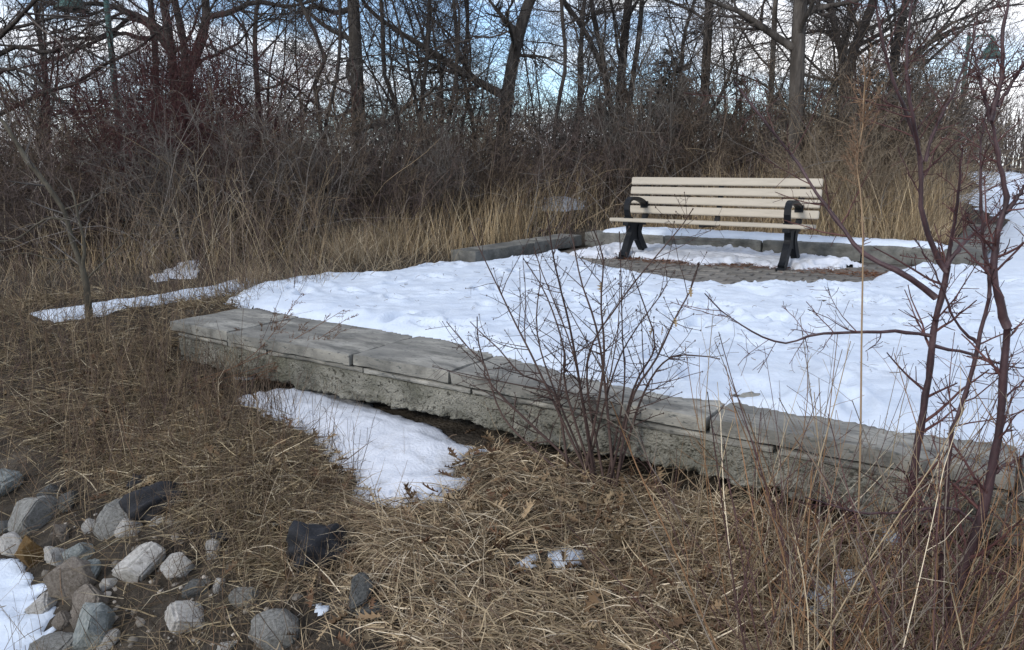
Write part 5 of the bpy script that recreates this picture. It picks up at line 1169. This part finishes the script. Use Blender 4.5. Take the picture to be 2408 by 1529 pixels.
sapling('red_sapling', 'thinner red-barked sapling standing between the two stouter ones', [
 [(2208, 1470), (2234, 1054), (2252, 982), (2282, 890), (2303, 799), (2329, 690)],
 [(2326, 700), (2322, 620), (2300, 550), (2274, 511)], [(2322, 640), (2307, 500), (2307, 365), (2318, 270)], [(2300, 810), (2250, 760), (2200, 640), (2150, 560)]],
 [0.0095, 0.006, 0.0065, 0.005], (2208, 1470), 'bark_red', 'red', (14, 6), (0.12, 0.38))
sapling('slender_sapling', 'slender grey-green sapling standing left of the wall by the snow tongue', [
 [(211, 754), (204, 678), (194, 633), (170, 567), (152, 500), (114, 440), (62, 374), (21, 305), (-10, 270)],
 [(194, 633), (198, 574), (187, 522), (176, 470), (160, 420, .1)], [(160, 520), (110, 515), (40, 560), (-20, 570)], [(150, 495), (210, 470), (260, 440, .1)], [(200, 660), (240, 620), (300, 560, -.1), (340, 500, -.1)], [(190, 610), (120, 610), (60, 595), (-10, 610)]],
 [0.027, 0.015, 0.010, 0.008, 0.007, 0.006], (211, 754), 'bark_sapling', 'grey', (9, 6), (0.15, 0.4))
# the tall plumed weed and the leaning weed spray
g = on_ground(2010, 1420); pl_ = px_line([(2010, 1420), (2022, 1100), (2026, 800), (2029, 560), (2020, 420), (2010, 372), (2027, 330), (2030, 250), (2035, 180)], g[1], 26); pl_[0, 2] = g[2] - 0.02
o = empty('plumed_weed', g); tag(o, 'tall tan weed with a kinked stalk and feathery plume right of the bench', 'weed')
bb = Bag(); rd = np.linspace(0.0036, 0.0018, 26)[None]; tubes(bb, (pl_ - g)[None], rd, 6, np.array([[0.30, 0.215, 0.135]])); link('stalk', bb.mesh('stalk', M['twig'], True), o)
bb = Bag(); B, rb = grow(pl_[None], rd, 34, (0.80, 1), (15, 40), (0.05, 0.10), 5, 0.12, 0.06, 0.4, 0.5, 0.0007); tubes(bb, B - g, rb, 3, np.tile([[0.24, 0.155, 0.10]], (len(B), 1)))
C, rc = grow(B, rb, 14, (0.1, 1), (20, 60), (0.12, 0.3), 3, 0.2, 0, 0.8, 0.8, 0.0009); tubes(bb, C - g, rc, 3, np.tile([[0.25, 0.165, 0.11]], (len(C), 1))); link('plume', bb.mesh('plume', M['twig']), o)
def spray(label, axes, bp, c):
    g = on_ground(*bp); o = empty('weed_spray', g); tag(o, label, 'weed'); st = []
    for ax in axes:
        w = px_line(ax, g[1], 16); w[0] = g + rng.normal(size=3) * 0.02; w[1:5] = smooth_line(w[[0, 5]], 6)[1:5]; st.append(w)
    st = np.array(st); rd = np.linspace(0.0036, 0.0013, 16)[None] * np.ones((len(st), 1))
    for s_, r_ in zip(st, rd):
        bb = Bag(); tubes(bb, (s_ - g)[None], r_[None], 5, np.array([c])); link('stem', bb.mesh('stem', M['twig'], True), o)
    bb = Bag(); B, rb = grow(st, rd, 20, (0.55, 1), (20, 50), (0.06, 0.16), 5, 0.12, -0.02, 0.6, 0.5, 0.0009); tubes(bb, B - g, rb, 3, np.tile([c], (len(B), 1)))
    C, rc = grow(B, rb, 10, (0.2, 1), (20, 60), (0.1, 0.25), 3, 0.2, -0.03, 0.8, 0.8, 0.0011); tubes(bb, C - g, rc, 3, np.tile([c], (len(C), 1))); link('seed_heads', bb.mesh('seed_heads', M['twig']), o)['kind'] = 'stuff'
spray('leaning rust-brown weed spray crossing the left part of the wall coping', [[(420, 925), (560, 860), (660, 815), (740, 770), (810, 728)], [(420, 925), (560, 880), (680, 840), (760, 790), (815, 750)], [(420, 925), (520, 880), (600, 830), (660, 760), (710, 690)], [(420, 925), (540, 900), (680, 850), (780, 800), (800, 780)], [(420, 925), (560, 905), (640, 870), (700, 830)]], (430, 930), (0.13, 0.072, 0.045))
spray('cluster of upright brown weeds hiding the wall left of its first joint', [[(640, 900), (635, 830), (640, 770), (650, 730)], [(640, 900), (660, 820), (650, 760)], [(640, 900), (620, 820), (615, 760)], [(640, 900), (690, 800), (720, 760)], [(640, 900), (600, 840), (560, 770)]], (640, 905), (0.12, 0.07, 0.045))
